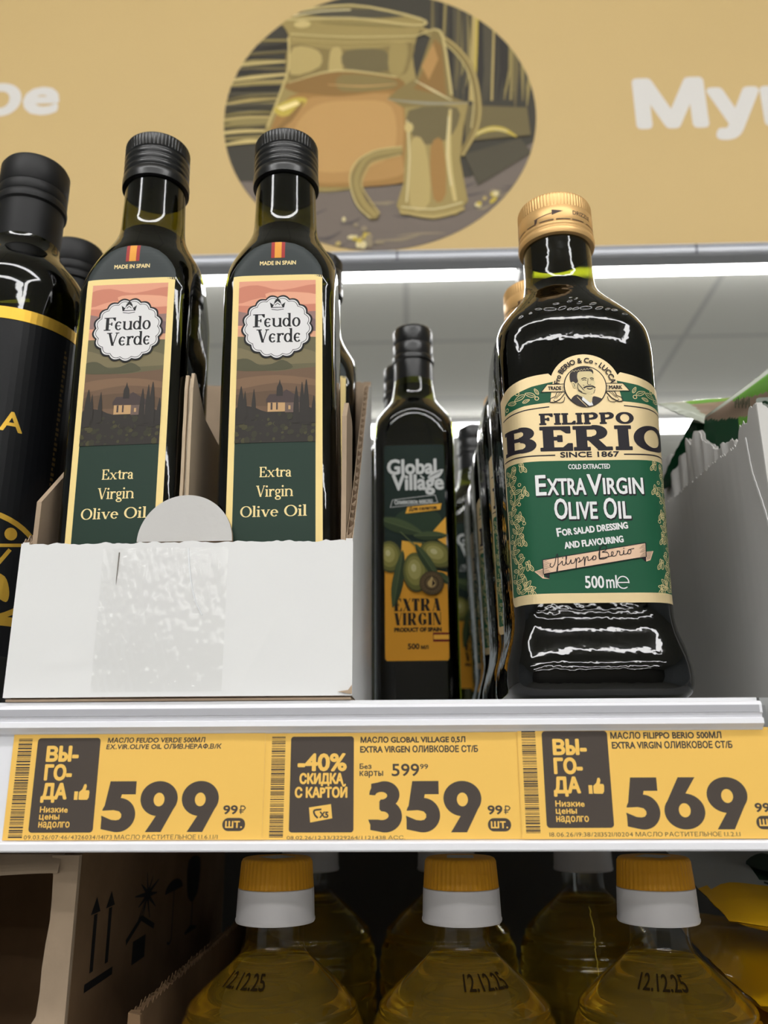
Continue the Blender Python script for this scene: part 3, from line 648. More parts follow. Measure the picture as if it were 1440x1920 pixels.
# ---------------------------------------------------------------- bottles
glass_olive = shell('olive_green_glass', (.30, .30, .075), .02, bump=.012, bscale=120)
glass_wavy = shell('wavy_dark_green_glass', (.17, .18, .03), .035, bump=.05, bscale=140)
glass_lime = shell('bright_green_glass', (.55, .60, .12), .02)
oil_dark = liquid('olive_oil_in_green_glass', (.20, .20, .02), 1.30)
def marasca(a, prof, p=24):
    def rad(t, z):
        s = a / max(abs(sin(t)), abs(cos(t)), 1e-6); R = interp(prof, z)
        m = min(s, R); return m * ((m / s) ** p + (m / R) ** p) ** (-1 / p)
    return rad
def surf(rad, zoff=0, n=320):
    """label coordinates: u along the girth from the front, v height, h off the wall"""
    cache = {}
    def table(z):
        if z not in cache:
            pts = []
            for i in range(-n // 2, n // 2 + 1):
                t = 2 * pi * i / n; r = rad(t, z); pts.append((r * sin(t), -r * cos(t)))
            L = [0]
            for i in range(1, len(pts)): L.append(L[-1] + sqrt((pts[i][0] - pts[i - 1][0]) ** 2 + (pts[i][1] - pts[i - 1][1]) ** 2))
            m = L[n // 2]; cache[z] = (pts, [l - m for l in L])
        return cache[z]
    import bisect
    def at(u, z, h):
        pts, L = table(z); i = max(1, min(len(L) - 1, bisect.bisect_left(L, u))); t = (u - L[i - 1]) / (L[i] - L[i - 1])
        (x0, y0), (x1, y1) = pts[i - 1], pts[i]; d = sqrt((x1 - x0) ** 2 + (y1 - y0) ** 2)
        return (x0 + (x1 - x0) * t + h * (y1 - y0) / d, y0 + (y1 - y0) * t - h * (x1 - x0) / d)
    def fr(u, v, h):
        z = v + zoff; k = math.floor(z / 2) * 2; w = (z - k) / 2
        a = at(u, k, h); b = at(u, k + 2, h); return (a[0] * (1 - w) + b[0] * w, a[1] * (1 - w) + b[1] * w, z)
    return fr
def zrange(a, b, s): n = max(1, int(round((b - a) / s))); return [a + (b - a) * i / n for i in range(n + 1)]
def glass_body(name, rad, zs, m, parent, inset_base=2.5, n=320):
    base = rad; r2 = lambda t, z: base(t, z) - (inset_base * max(0, 1 - z / 3.0) ** 2 if z < 3 else 0)
    v, f = loft(r2, zs, n); return mk(name, v, f, m, parent, smooth=True, sharp=40)
def oil_body(rad, zs, m, parent, gap=1.0, n=96):
    v, f = loft(lambda t, z: rad(t, z) - gap, zs, n); return mk('oil', v, f, m, parent, smooth=True, sharp=40)
def screw_cap(parent, z0, r, h, m, ribs=60, skirt=5, name='cap'):
    top = z0 + h; k = h - skirt
    pr = [(r - .8, z0), (r + .35, z0 + .4), (r + .5, z0 + skirt * .5), (r + .2, z0 + skirt - .4), (r - .35, z0 + skirt), (r - .35, z0 + skirt + .7), (r + .05, z0 + skirt + 1.2)]
    zz = z0 + skirt + 1.2; zt = top - h * .30
    for i in range(3):
        d = (zt - zz) / 3; pr += [(r + .05, zz + d * (i + .45)), (r - .4, zz + d * (i + .65)), (r - .4, zz + d * (i + .8)), (r + .05, zz + d * (i + 1))]
    z1, z2 = zt + .3, top - 1.4
    pr += [(r, z1), (r, z2), (r - .35, top - .6), (r - 1.3, top)]
    v, f = knurl(pr, z1 - .05, z2 + .05, ribs, .5); return mk(name, v, f, m, parent, smooth=True, sharp=50)

# --- square bottle with landscape label
FP = [(0, 35.5), (4, 37), (197, 37), (206, 34.8), (215, 31.6), (223.5, 27.6), (231, 23.2), (238, 19.6), (244, 17.6), (250, 16.9), (275, 16.2), (300, 16)]
frad = marasca(28, FP)
for n, c in dict(sky=(228, 160, 132), sky2=(206, 132, 108), sky3=(232, 168, 138), mauve=(150, 118, 112), mauve2=(120, 98, 100), peach=(216, 160, 128), hill=(104, 98, 72), hill2=(122, 112, 82), hill3=(84, 82, 60), field=(112, 88, 68), field2=(128, 100, 76), field3=(98, 78, 60), tree=(52, 48, 44), tree2=(60, 58, 44), tree3=(76, 72, 48), house=(196, 158, 112), houseD=(110, 92, 84), roof=(74, 62, 60), green=(38, 58, 48), gold=(246, 220, 150), cream=(244, 222, 160), flagR=(166, 52, 48), flagY=(232, 160, 60), sealW=(226, 224, 224), black=(26, 26, 28), slate=(54, 60, 60)).items(): pm('landscape_' + n, c, .42)
LM = {k[10:]: v for k, v in print_mats.items() if k.startswith('landscape_')}
def landscape_label():
    a = Art([(-24, 60), (24, 60), (24, 230), (-24, 230)])
    arch = [(-22, 40), (22, 40), (22, 206)] + [(21.4, 209), (19.5, 213), (16.5, 217), (12.5, 220.3), (8, 222.2), (3, 223.1), (0, 223.2), (-3, 223.1), (-8, 222.2), (-12.5, 220.3), (-16.5, 217), (-19.5, 213), (-21.4, 209)] + [(-22, 206)]
    a.poly(arch, 'slate', 0)
    a.rect(-22, 40, 22, 203.5, 'gold', 1)
    x0, x1 = -19, 18.8
    a.rect(x0, 40, x1, 115, 'green', 2)
    a.rect(x0, 168, x1, 200.3, 'sky', 2)
    a.region = [(x0, 114.6), (x1, 114.6), (x1, 200.3), (x0, 200.3)]
    a.poly(smooth_line([(-20, 196), (-10, 198), (2, 195), (20, 198), (20, 191), (4, 189.5), (-8, 191), (-20, 188)], 3, True), 'sky2', 3); a.poly(smooth_line([(-6, 193), (4, 194), (20, 192), (20, 187), (0, 188)], 3, True), 'sky3', 4); a.poly([(-20, 187), (-4, 186), (20, 188.5), (20, 181), (-20, 183)], 'sky2', 3)
    a.poly([(-20, 184), (-8, 181), (6, 182.5), (20, 183), (20, 174), (-20, 176)], 'mauve', 4); a.poly([(4, 179), (12, 181), (20, 178), (20, 172), (4, 173)], 'mauve2', 5); a.rect(-20, 168, 20, 174, 'peach', 4)
    a.poly([(-20, 170), (20, 168.8), (20, 148), (-20, 148)], 'hill', 5); a.poly(smooth_line([(-20, 164), (-8, 161), (8, 163.5), (20, 160), (20, 155), (-20, 156)], 3, True), 'hill2', 6)
    a.poly(smooth_line([(-20, 157), (-14, 158), (-8, 154.5), (-2, 155), (3, 157), (8, 153), (0, 151.5), (-20, 152)], 3, True), 'hill3', 7)
    a.poly([(-20, 152.5), (0, 151), (20, 153), (20, 124), (-20, 124)], 'field', 6); a.poly(smooth_line([(-20, 147), (0, 149), (20, 146), (20, 143), (0, 145), (-20, 142)], 3, True), 'field2', 7); a.poly(smooth_line([(-20, 139), (4, 141), (20, 137), (20, 133), (-20, 134)], 3, True), 'field3', 7)
    a.poly(smooth_line([(-20, 131), (-12, 133), (-4, 130), (6, 131), (20, 130), (24, 108), (-24, 108)], 3, True), 'tree', 8)
    r = random.Random(4)
    for i in range(70):
        x, y = r.uniform(-19, 18), r.uniform(115, 129); s = r.uniform(.5, 1.5); a.poly(ellipse(x, y, s * 1.3, s, 6, rot=r.uniform(0, 90)), r.choice(('tree2', 'tree3', 'tree2', 'tree')), 9 + i % 4)
    a.poly([(-4.5, 136.5), (-3, 139), (2, 139), (5, 141.3), (8, 139.3), (12, 137), (12, 134.5), (-4.5, 134.8)], 'roof', 13); a.rect(-3.8, 130, 4.4, 136, 'house', 12); a.rect(-2.4, 131, -1.5, 134.6, 'roof', 14); a.rect(.2, 131, 1, 134.6, 'roof', 14); a.rect(4.4, 129.5, 11.2, 136, 'houseD', 12); a.rect(6, 131, 7, 133, 'house', 13); a.rect(9, 131.5, 9.8, 133, 'house', 13)
    for x, y0, y1, w in ((-16.5, 124, 143.5, 1.7), (-10.4, 126, 142, 1.1), (-14.6, 127, 141, 1), (1.8, 138, 146.5, 1.5), (9.7, 124, 143, 1.4), (12.4, 125, 145, 1.2), (14.4, 123, 146.3, 1.5), (18, 124, 138, 1.3)): a.poly(smooth_line([(x - w, y0), (x - w * .9, (y0 + y1) / 2), (x - w * .3, y1 - 2), (x, y1), (x + w * .3, y1 - 2), (x + w * .9, (y0 + y1) / 2), (x + w, y0)], 3), 'tree', 15)
    a.region = None
    # flag, origin line
    a.rect(-3.4, 213.3, 3.4, 222.9, 'flagR', 4); a.rect(-1.7, 213.3, 1.7, 222.9, 'flagY', 5); a.text('MADE IN SPAIN', -8.9, 209.3, 17.8, 2.2, 'cream', 4, bold=.16)
    # scalloped seal with the two-line name and a crown
    def scallop(r, d, n=17, m=170): return [((r + d * abs(sin(n * pi * i / m))) * sin(2 * pi * i / m) + .2, (r + d * abs(sin(n * pi * i / m))) * cos(2 * pi * i / m) + 174.6) for i in range(m)]
    a.poly(scallop(16.4, 1.2), 'black', 16); a.poly(scallop(15.5, 1.15), 'sealW', 17); a.line(scallop(14.7, 1.1), .3, 'black', 18, True)
    a.put(serif_tris('F', .16, .06, .10), -11.6, 174.6, 5.6, 7.0, 'black', 18, bold=.12); a.put(serif_tris('cudo', .15, .055, .06), -6.2, 174.5, 17.6, 7.4, 'black', 18, bold=.12)
    a.put(serif_tris('V', .16, .06, .10), -9.8, 166.3, 6.0, 7.0, 'black', 18, bold=.12); a.put(serif_tris('cIdc'.replace('I', 'r'), .15, .055, .06), -3.8, 166.2, 15.2, 7.4, 'black', 18, bold=.12)
    a.poly([(-3, 185), (-3.6, 188), (-1.8, 186.6), (-1.2, 188.8), (.2, 190.6), (1.6, 188.8), (2.2, 186.6), (4, 188), (3.4, 185)], 'black', 18); a.poly([(-2.2, 185.4), (-1.2, 187.4), (.2, 188.6), (1.6, 187.4), (2.6, 185.4)], 'sealW', 19); a.line([(-2.8, 184.2), (.2, 183.7), (3.2, 184.2)], .35, 'black', 18); a.line([(-1, 186.4), (.2, 187.6), (1.4, 186.4)], .35, 'black', 20)
    for wd, x, y, w, h in (('Extra', -7.0, 97.6, 14.6, 5.0), ('Virgin', -8.4, 86.6, 16.9, 6.9), ('Olive', -15.4, 78.6, 17.2, 5.3), ('Oil', 4.6, 78.6, 10.2, 5.4)): a.put(serif_tris(wd, .13, .05, .06), x, y, w, h, 'cream', 4, bold=.10)
    return a
def landscape_bottle():
    r = empty('olive_oil_bottle')
    glass_body('glass_body', frad, zrange(0, 4, 1) + zrange(6, 196, 19) + zrange(198, 252, 1.5) + zrange(256, 300, 8), glass_olive, r)
    oil_body(frad, zrange(3, 195, 24) + zrange(198, 243, 2.5), oil_dark, r)
    screw_cap(r, 274, 17.6, 28, black_cap, 56, 7)
    landscape_label().build('label', LM, surf(frad), r, du=1, dv=2, back=.24, step=.012)
    return r
fb = landscape_bottle()
fb.location = (-.0603, .0375, 1.5035); fb.rotation_euler = (0, -.018, .02)
tag(fb, 'square dark bottle with landscape label, right one of two in the white tray', 'bottle', 'landscape-label bottles in the white tray')
o = copy_tree(fb, (-132.8, 37.5, 1503.5), (0, -.018, -.01)); tag(o, 'square dark bottle with landscape label, left one of two in the white tray')
o = copy_tree(fb, (-61, 151, 1503.5), (0, 0, .03)); tag(o, 'dark bottle mostly hidden at the back right corner inside the white tray')

# --- round black bottle with gold band
BP = [(0, 35), (4, 37), (214, 37), (222, 36), (230, 32.4), (238, 26.4), (245, 21), (251, 18.4), (258, 17.6), (300, 17.2)]
brad = lambda t, z: interp(BP, z)
for n, c, m in (('black', (15, 16, 18), 0), ('gold', (200, 160, 62), .75), ('dim', (86, 70, 40), .3)): pm('round_' + n, c, .34 if m else .28, m)
def round_bottle():
    r = empty('round_oil_bottle')
    glass_body('glass_body', brad, zrange(0, 4, 1) + [100, 200] + zrange(208, 262, 2) + zrange(266, 300, 9), glass_olive, r)
    oil_body(brad, [3, 100, 200] + zrange(208, 236, 3), oil_dark, r)
    v, f = lathe([(17.9, 252), (18.0, 253), (18.0, 276), (19.2, 277), (19.4, 279), (19.0, 281.5), (18.4, 282.2), (18.8, 283), (18.8, 288), (18.5, 288.6), (18.8, 289.2), (18.8, 303), (17.6, 305.2)], 72)
    mk('cap_sleeve', v, f, black_matte, r, smooth=True, sharp=40)
    a = Art(); W_ = 70
    a.rect(-W_, 22, W_, 190, 'black', 0); a.rect(-W_, 190.4, W_, 197, 'gold', 1)
    a.put(type_tris('A'), 16.5, 130.6, 10, 9.8, 'gold', 2, bold=.5)
    e = ellipse(6, 63, 40, 27, 60); a.line(e, 2.6, 'gold', 2, True); a.rect(-W_, 36, W_, 40.2, 'gold', 3)
    a.ell(27.5, 79.5, 2.9, 3.1, 'gold', 2, 18); a.line([(-20, 70), (5, 71.5), (24, 73.4), (38, 76)], 1.6, 'gold', 2, sm=4); a.line([(28, 72), (22, 62), (16, 52), (14, 44)], 1.8, 'gold', 2, sm=4)
    a.poly(smooth_line([(2, 84), (10, 89), (22, 88), (16, 82), (8, 80.5)], 4, True), 'gold', 2); a.poly(smooth_line([(20, 60), (27, 59), (30, 52), (29, 47), (23, 51)], 4, True), 'gold', 2); a.poly(smooth_line([(-14, 60), (-4, 66), (8, 62), (0, 55)], 4, True), 'gold', 2)
    for k in range(34): a.rect(44.5, 92 + k * 2.7, 46.6 if k % 3 else 45.6, 93.6 + k * 2.7, 'dim', 2)
    a.build('label', {k[6:]: v for k, v in print_mats.items() if k.startswith('round_')}, lambda u, v, h: ((37 + h) * sin(u / 37), -(37 + h) * cos(u / 37), v), r, du=3, back=.10)
    return r
rb = round_bottle(); rb.location = (-.214, .052, 1.5003)
tag(rb, 'round black oil bottle with a gold band, front one at the left edge', 'bottle', 'round black bottles left of the tray')
o = copy_tree(rb, (-221, 131, 1500.3), (0, 0, .3)); tag(o, 'round black oil bottle behind the front one, only its black cap and neck showing')

# --- square bottle with gold screw cap and wrap-around label
QA = [(0, 38.6), (3, 40.2), (8, 41.2), (14, 41), (22, 39.4), (31, 37), (38, 36.2), (50, 36.2), (60, 36.4), (100, 37.5), (143, 38.6), (168, 39), (178, 38.5), (186, 36.6), (193, 33.2), (199, 29.4), (206, 24.6), (212, 21), (217, 19.2), (223, 18.5), (232, 18.2), (262, 18.2)]
QN = [(0, 6), (160, 5.4), (175, 4.6), (188, 3.4), (200, 2.6), (214, 2.1), (222, 2.0), (262, 2.0)]
def qrad(t, z):
    a, n = interp(QA, z), interp(QN, z); return a * (abs(sin(t)) ** n + abs(cos(t)) ** n) ** (-1 / n)
for n, c, m in (('gold', (216, 194, 150), .4), ('green', (30, 84, 58), .1), ('ink', (34, 30, 36), 0), ('white', (226, 226, 226), .1), ('pale', (222, 204, 152), .3), ('rose', (222, 188, 160), .3), ('skin', (206, 190, 146), .2), ('hair', (58, 52, 52), 0)): pm('wrap_' + n, c, .36, m)
QM = {k[5:]: v for k, v in print_mats.items() if k.startswith('wrap_')}
def wrap_label():
    a = Art(); HW = 43.5
    hump = ellipse(1, 144.6, 16.6, 16.6, 24, 20, 160)
    a.poly([(-HW + 5, 41.6)] + ellipse(HW - 5, 46.6, 5, 5, 5, 270, 360) + [(HW, 139)] + smooth_line([(HW, 143), (34, 146.6), (24, 150), (18, 151.6)], 3) + hump + smooth_line([(-16, 151.6), (-26, 150), (-36, 146.4), (-HW, 142)], 3) + [(-HW, 139)] + ellipse(-HW + 5, 46.6, 5, 5, 5, 180, 270), 'gold', 0)
    for s in (-1, 1):
        f = lambda x, y: (s * (x - 1) + 1, y)
        band = [(16, 147.3), (26, 145.2), (36, 141.6), (40.5, 138), (41, 133.2), (30, 135.6), (18, 136.8)]
        a.poly([f(*p) for p in band], 'green', 1); a.line([f(*p) for p in ((18.4, 134.6), (30, 133.4), (HW - .5, 131))], .55, 'ink', 1)
        for cx, cy, L, ang in ((27, 141, 5, 20), (32, 140, 5.4, -25), (36, 138, 4.5, 10), (29, 138, 3.5, 160), (24, 142.5, 3.4, 60)): leaf(a, *f(cx, cy), L, ang if s > 0 else 180 - ang, 'pale', 2)
        for cx, cy in ((24, 139), (33, 142.4), (39, 135.6)): a.ring(*f(cx, cy), .9, .9, .3, 'pale', 2, n=10)
        a.poly([f(*p) for p in ((10.4, 145.8), (18.6, 145.8), (21.6, 142.1), (10.2, 142.1))], 'gold', 3); a.line([f(*p) for p in ((10.2, 145.9), (18.8, 145.9), (21.8, 142.0), (10.2, 142.0))], .3, 'ink', 4)
        for i in range(4): a.line([f(10.2, 142.8 + i * .7), f(12, 142.8 + i * .7)], .16, 'ink', 4)
        sc = [(10.4, 141.8), (13, 138.4), (16, 136.6), (18, 136.8), (17.6, 138.6), (15.4, 139.6), (14.4, 141.8)]; a.poly([f(*p) for p in sc], 'gold', 4); a.line([f(*p) for p in sc], .32, 'ink', 5, True); a.line([f(*p) for p in ((11, 139.2), (11.6, 137), (14, 136.4), (16.4, 137.6))], .32, 'ink', 5, sm=3); a.line([f(*p) for p in ((12, 141.6), (15, 138.6))], .2, 'ink', 5); a.line([f(*p) for p in ((13, 141.6), (16, 138.2))], .2, 'ink', 5)
    a.text('TRADE', -16.4, 143.0, 6, 1.7, 'ink', 5, bold=.16); a.text('MARK', 12.2, 143.0, 6, 1.7, 'ink', 5, bold=.16)
    a.text('Fro BERIO & Co - LUCCA', 0, 0, 35.5, 2.5, 'ink', 5, bold=.18, bend=(1, 144.6, 12.1))
    # engraved portrait of a man with a moustache
    cx, cy = 1, 144.6; a.ell(cx, cy, 10.1, 10.4, 'ink', 4, 40); a.ell(cx, cy, 9.6, 9.9, 'gold', 5, 40)
    P = lambda pts: [(cx + (x - 754) * .0315, cy - (y - 520) * .0318) for x, y in pts]
    a.region = ellipse(cx, cy, 9.7, 10.6, 40)
    a.poly(smooth_line(P([(530, 730), (600, 660), (700, 660), (760, 740), (830, 790), (850, 700), (900, 690), (1000, 740), (960, 800), (750, 860), (560, 800)]), 3, True), 'hair', 6); a.poly(P([(620, 650), (640, 560), (780, 640), (840, 660), (835, 760), (815, 800), (700, 700)]), 'skin', 7); a.poly(P([(700, 690), (815, 800), (830, 770), (850, 830), (790, 840), (690, 740)]), 'white', 8); a.line(P([(620, 690), (680, 760), (760, 850)]), .25, 'gold', 8)
    a.region = None
    a.poly(smooth_line(P([(640, 330), (680, 280), (860, 280), (880, 340), (890, 420), (905, 470), (890, 520), (895, 570), (870, 640), (810, 655), (740, 625), (640, 590), (610, 500), (640, 420)]), 3, True), 'skin', 8)
    a.poly(smooth_line(P([(535, 440), (530, 350), (560, 280), (640, 230), (740, 200), (840, 225), (885, 280), (880, 330), (850, 290), (740, 285), (660, 300), (640, 380), (650, 450), (600, 480), (560, 460)]), 3, True), 'hair', 9)
    for k in range(7): a.line(P([(560 + k * 45, 300 - k * 8), (580 + k * 44, 268 - k * 6), (600 + k * 43, 290 - k * 5)]), .16, 'skin', 10, sm=2)
    a.poly(smooth_line(P([(555, 460), (585, 455), (610, 490), (605, 550), (575, 540)]), 3, True), 'skin', 10); a.line(P([(570, 480), (590, 490), (590, 530)]), .25, 'hair', 11, sm=2)
    for q, w in (((700, 410), (740, 392), (780, 400)), .42), (((830, 400), (860, 395), (885, 405)), .4), (((715, 430), (745, 422), (775, 434)), .3), (((838, 425), (862, 420), (885, 428)), .3), (((800, 400), (795, 440), (790, 490), (815, 502), (840, 492)), .26), (((725, 555), (770, 532), (815, 528), (860, 528), (900, 556)), .75), (((775, 560), (820, 574), (862, 556)), .5), (((640, 590), (700, 630), (760, 650)), .3), (((720, 500), (740, 520)), .2), (((870, 640), (895, 580)), .25), (((650, 470), (640, 560), (700, 620)), .35): a.line(P(q), w, 'hair', 10, sm=3)
    for k in range(8): a.line(P([(640 + k * 9, 470 + k * 14), (670 + k * 10, 500 + k * 14)]), .13, 'hair', 10)
    # names
    a.put(serif_tris('FILIPPO', .24, .10, .08, 1.35, .05), -21.3, 125.6, 43.6, 5.6, 'ink', 2, bold=.42)
    a.put(serif_tris('BERIO', .25, .11, .08, 1.25, .03), -39.8, 112.6, 80.2, 12.2, 'ink', 2, bold=.6)
    a.text('SINCE 1867', -12.6, 109.4, 26.8, 2.5, 'ink', 2, bold=.28); a.rect(-42, 110.2, -15, 110.8, 'ink', 2); a.rect(16.5, 110.2, 42, 110.8, 'ink', 2)
    # green field
    a.poly(rrect(-HW + 1.6, 46, HW - 1.6, 107.8, 2), 'green', 1)
    a.text('COLD EXTRACTED', -9.4, 103.6, 19, 2.3, 'white', 3, bold=.14)
    for dx, dy, m, lv, bo in ((.35, -.45, 'ink', 2, .95), (0, 0, 'white', 4, .42)):
        for t, x, y, w, h in (('E', -24.6, 91.4, 4.4, 9.4), ('XTRA', -19.4, 91.4, 17.2, 7.6), ('V', -1.2, 91.4, 6.4, 9.4), ('IRGIN', 5.9, 91.4, 18.0, 7.6), ('O', -16.8, 79.9, 5.6, 9.6), ('LIVE', -10.4, 79.9, 12.6, 7.8), ('O', 5.4, 79.9, 5.6, 9.6), ('IL', 12.0, 79.9, 5.2, 7.8)): a.text(t, x + dx, y + dy, w, h, m, lv, bold=bo)
    for t, x, y, w, h, m in (('F', -16.2, 71.9, 1.9, 3.7, 0), ('OR SALAD DRESSING', -13.9, 72.2, 29.6, 2.9, 0), ('AND FLAVOURING', -13.2, 66.2, 26.4, 2.9, 0)): a.text(t, x, y, w, h, 'white', 3, bold=.3, rot=6)
    # signature ribbon
    rib = [(-23.4, 61.2), (22.8, 68.5), (22.5, 62.1), (-23.4, 54.8)]
    a.poly([(-27.3, 56.2), (-23.4, 57.4), (-23.2, 53.4), (-20.8, 52.6), (-23.8, 52.9)], 'rose', 2); a.poly([(26.2, 64.9), (22.4, 64.4), (22.4, 60.0), (24.4, 60.6)], 'rose', 2); a.poly([(-23.4, 54.9), (-20.6, 55.2), (-21, 52.6)], 'ink', 3); a.poly([(22.5, 62.1), (20.4, 61.6), (22.4, 59.8)], 'ink', 3)
    a.poly(rib, 'rose', 4); a.line(rib, .35, 'ink', 5, True)
    for k in range(9):
        y = .5 + k * .62
        a.line([(-23.2, 55 + y), (-20.4 - (k % 3) * .6, 55.4 + y)], .14, 'ink', 5); a.line([(22.4, 62.2 + y), (19.8 + (k % 3) * .6, 61.8 + y)], .14, 'ink', 5); a.line([(-26.6 + k * .35, 56.1 - k * .33), (-23.6, 56.6 - k * .33)], .1, 'ink', 3); a.line([(22.8, 64.2 - k * .4), (25.6 - k * .16, 64.6 - k * .4)], .1, 'ink', 3)
    sig = [(0, 2.2), (-.6, 1.2), (.2, .6), (1.4, 1.8), (2.6, 4.6), (3.2, 5.2), (3, 3.4), (2, -.6), (1.4, -1.6), (2.2, .6), (3.4, 1.4), (4.4, 2.2), (4.2, .8), (5.2, .8), (6.4, 3.4), (6.2, 4), (5.8, 1), (6.8, .8), (7.8, 2.2), (7.6, .8), (8.8, .9), (9.8, 2.4), (9.2, -.8), (9.0, -1.2), (10, 1.8), (11, 2.4), (11, .9), (10.4, .8), (12, 1.4), (13, 2.4), (12.4, -1), (13.4, 1.8), (14.4, 2.3), (14.2, .8), (15.6, 1.2), (16.6, 2.2), (16, .8), (17.2, .9), (17.4, 2), (16.8, 2.2)]
    R_ = lambda pts, ox, k: [(ox + x * k * .987 - y * k * .156 - 0, 56.6 + (ox + 23) * .158 + x * k * .156 + y * k * .987) for x, y in pts]
    a.line(R_(sig, -19.5, 1.16), .34, 'ink', 6, sm=4)
    a.line(R_([(2.2, 5.4), (1.6, 2.6), (1, .6), (1.4, 3), (3, 5.4), (4.6, 5.2), (4.2, 3.6), (2.6, 3), (4.4, 2.6), (4.6, 1.2), (2.8, .4), (1, .8), (5.6, 1), (6.6, 2.2), (6, 2.4), (5.8, 1), (7.2, .9), (8.2, 2.2), (8, 2.4), (9, 2.2), (8.8, .9), (10, .9), (10.6, 2.3), (10.4, .9), (11.6, 1), (12.4, 2.2), (11.8, .9), (12.8, .8), (13.2, 2), (12.4, 2.2), (14.6, 2.4)], .6, 1.2), .34, 'ink', 6, sm=4)
    for x in (-14.6, 12.8): a.ell(x, 62 + (x + 14) * .15, .25, .25, 'ink', 6, 8)
    a.text('500', -5.3, 48.2, 8.2, 5.4, 'white', 3, bold=.25); a.text('ml', 4, 48.2, 4.6, 5.6, 'white', 3, bold=.2); a.ring(11.4, 50.6, 2.5, 2.7, .5, 'white', 3, n=26); a.rect(8.8, 50.35, 13.9, 50.8, 'white', 3); a.rect(12.6, 48.6, 14.4, 50.2, 'green', 4)
    # scrolling leaf borders
    r = random.Random(11)
    for s in (-1, 1):
        f = lambda x, y: (s * x, y); A_ = lambda q: q if s > 0 else 180 - q; spine = []
        for k in range(26):
            y = 47.5 + k * 2.32; x = 36.5 + 1.7 * sin(k * .9) - 2.2 * max(0, 1 - k / 5); spine.append(f(x, y))
            if k % 2 == 0:
                leaf(a, *f(x - 2, y + .4), 4.4, A_(150 + 20 * sin(k)), 'pale', 2); leaf(a, *f(x + 1.8, y + 1), 3.8, A_(30 + 25 * cos(k)), 'pale', 2)
            else:
                c = f(x - 3.4 + 2.4 * (k % 4 == 1), y); a.line([(c[0] + 1.5 * (1 - t / 14) * cos(t * .8) * s, c[1] + 1.5 * (1 - t / 14) * sin(t * .8)) for t in range(13)], .28, 'pale', 2); a.ring(*f(x - 4.4 + 7 * (k % 4 == 3), y + 1.2), .75, .75, .26, 'pale', 2, n=9)
            if k % 5 == 0: leaf(a, *f(x - 5, y), 4.8, A_(100), 'pale', 2); leaf(a, *f(x - 6.2, y - 1), 3.6, A_(60), 'pale', 2)
        a.line(spine, .3, 'pale', 2, sm=3)
        for k in range(3): leaf(a, *f(29.5 + k * 1.2, 48.5 + k * 1.8), 5, A_(170 - 40 * k), 'pale', 2)
    return a
def leaf(a, cx, cy, L, ang, m, lv):
    c, s = cos(radians(ang)), sin(radians(ang)); q = lambda x, y: (cx + x * c - y * s, cy + x * s + y * c)
    o = [q(-L / 2, 0), q(-L * .2, L * .2), q(L * .2, L * .16), q(L / 2, 0), q(L * .2, -L * .16), q(-L * .2, -L * .2)]
    a.line(o, .26, m, lv, True, 3); a.line([q(-L * .35, 0), q(L * .3, 0)], .2, m, lv)
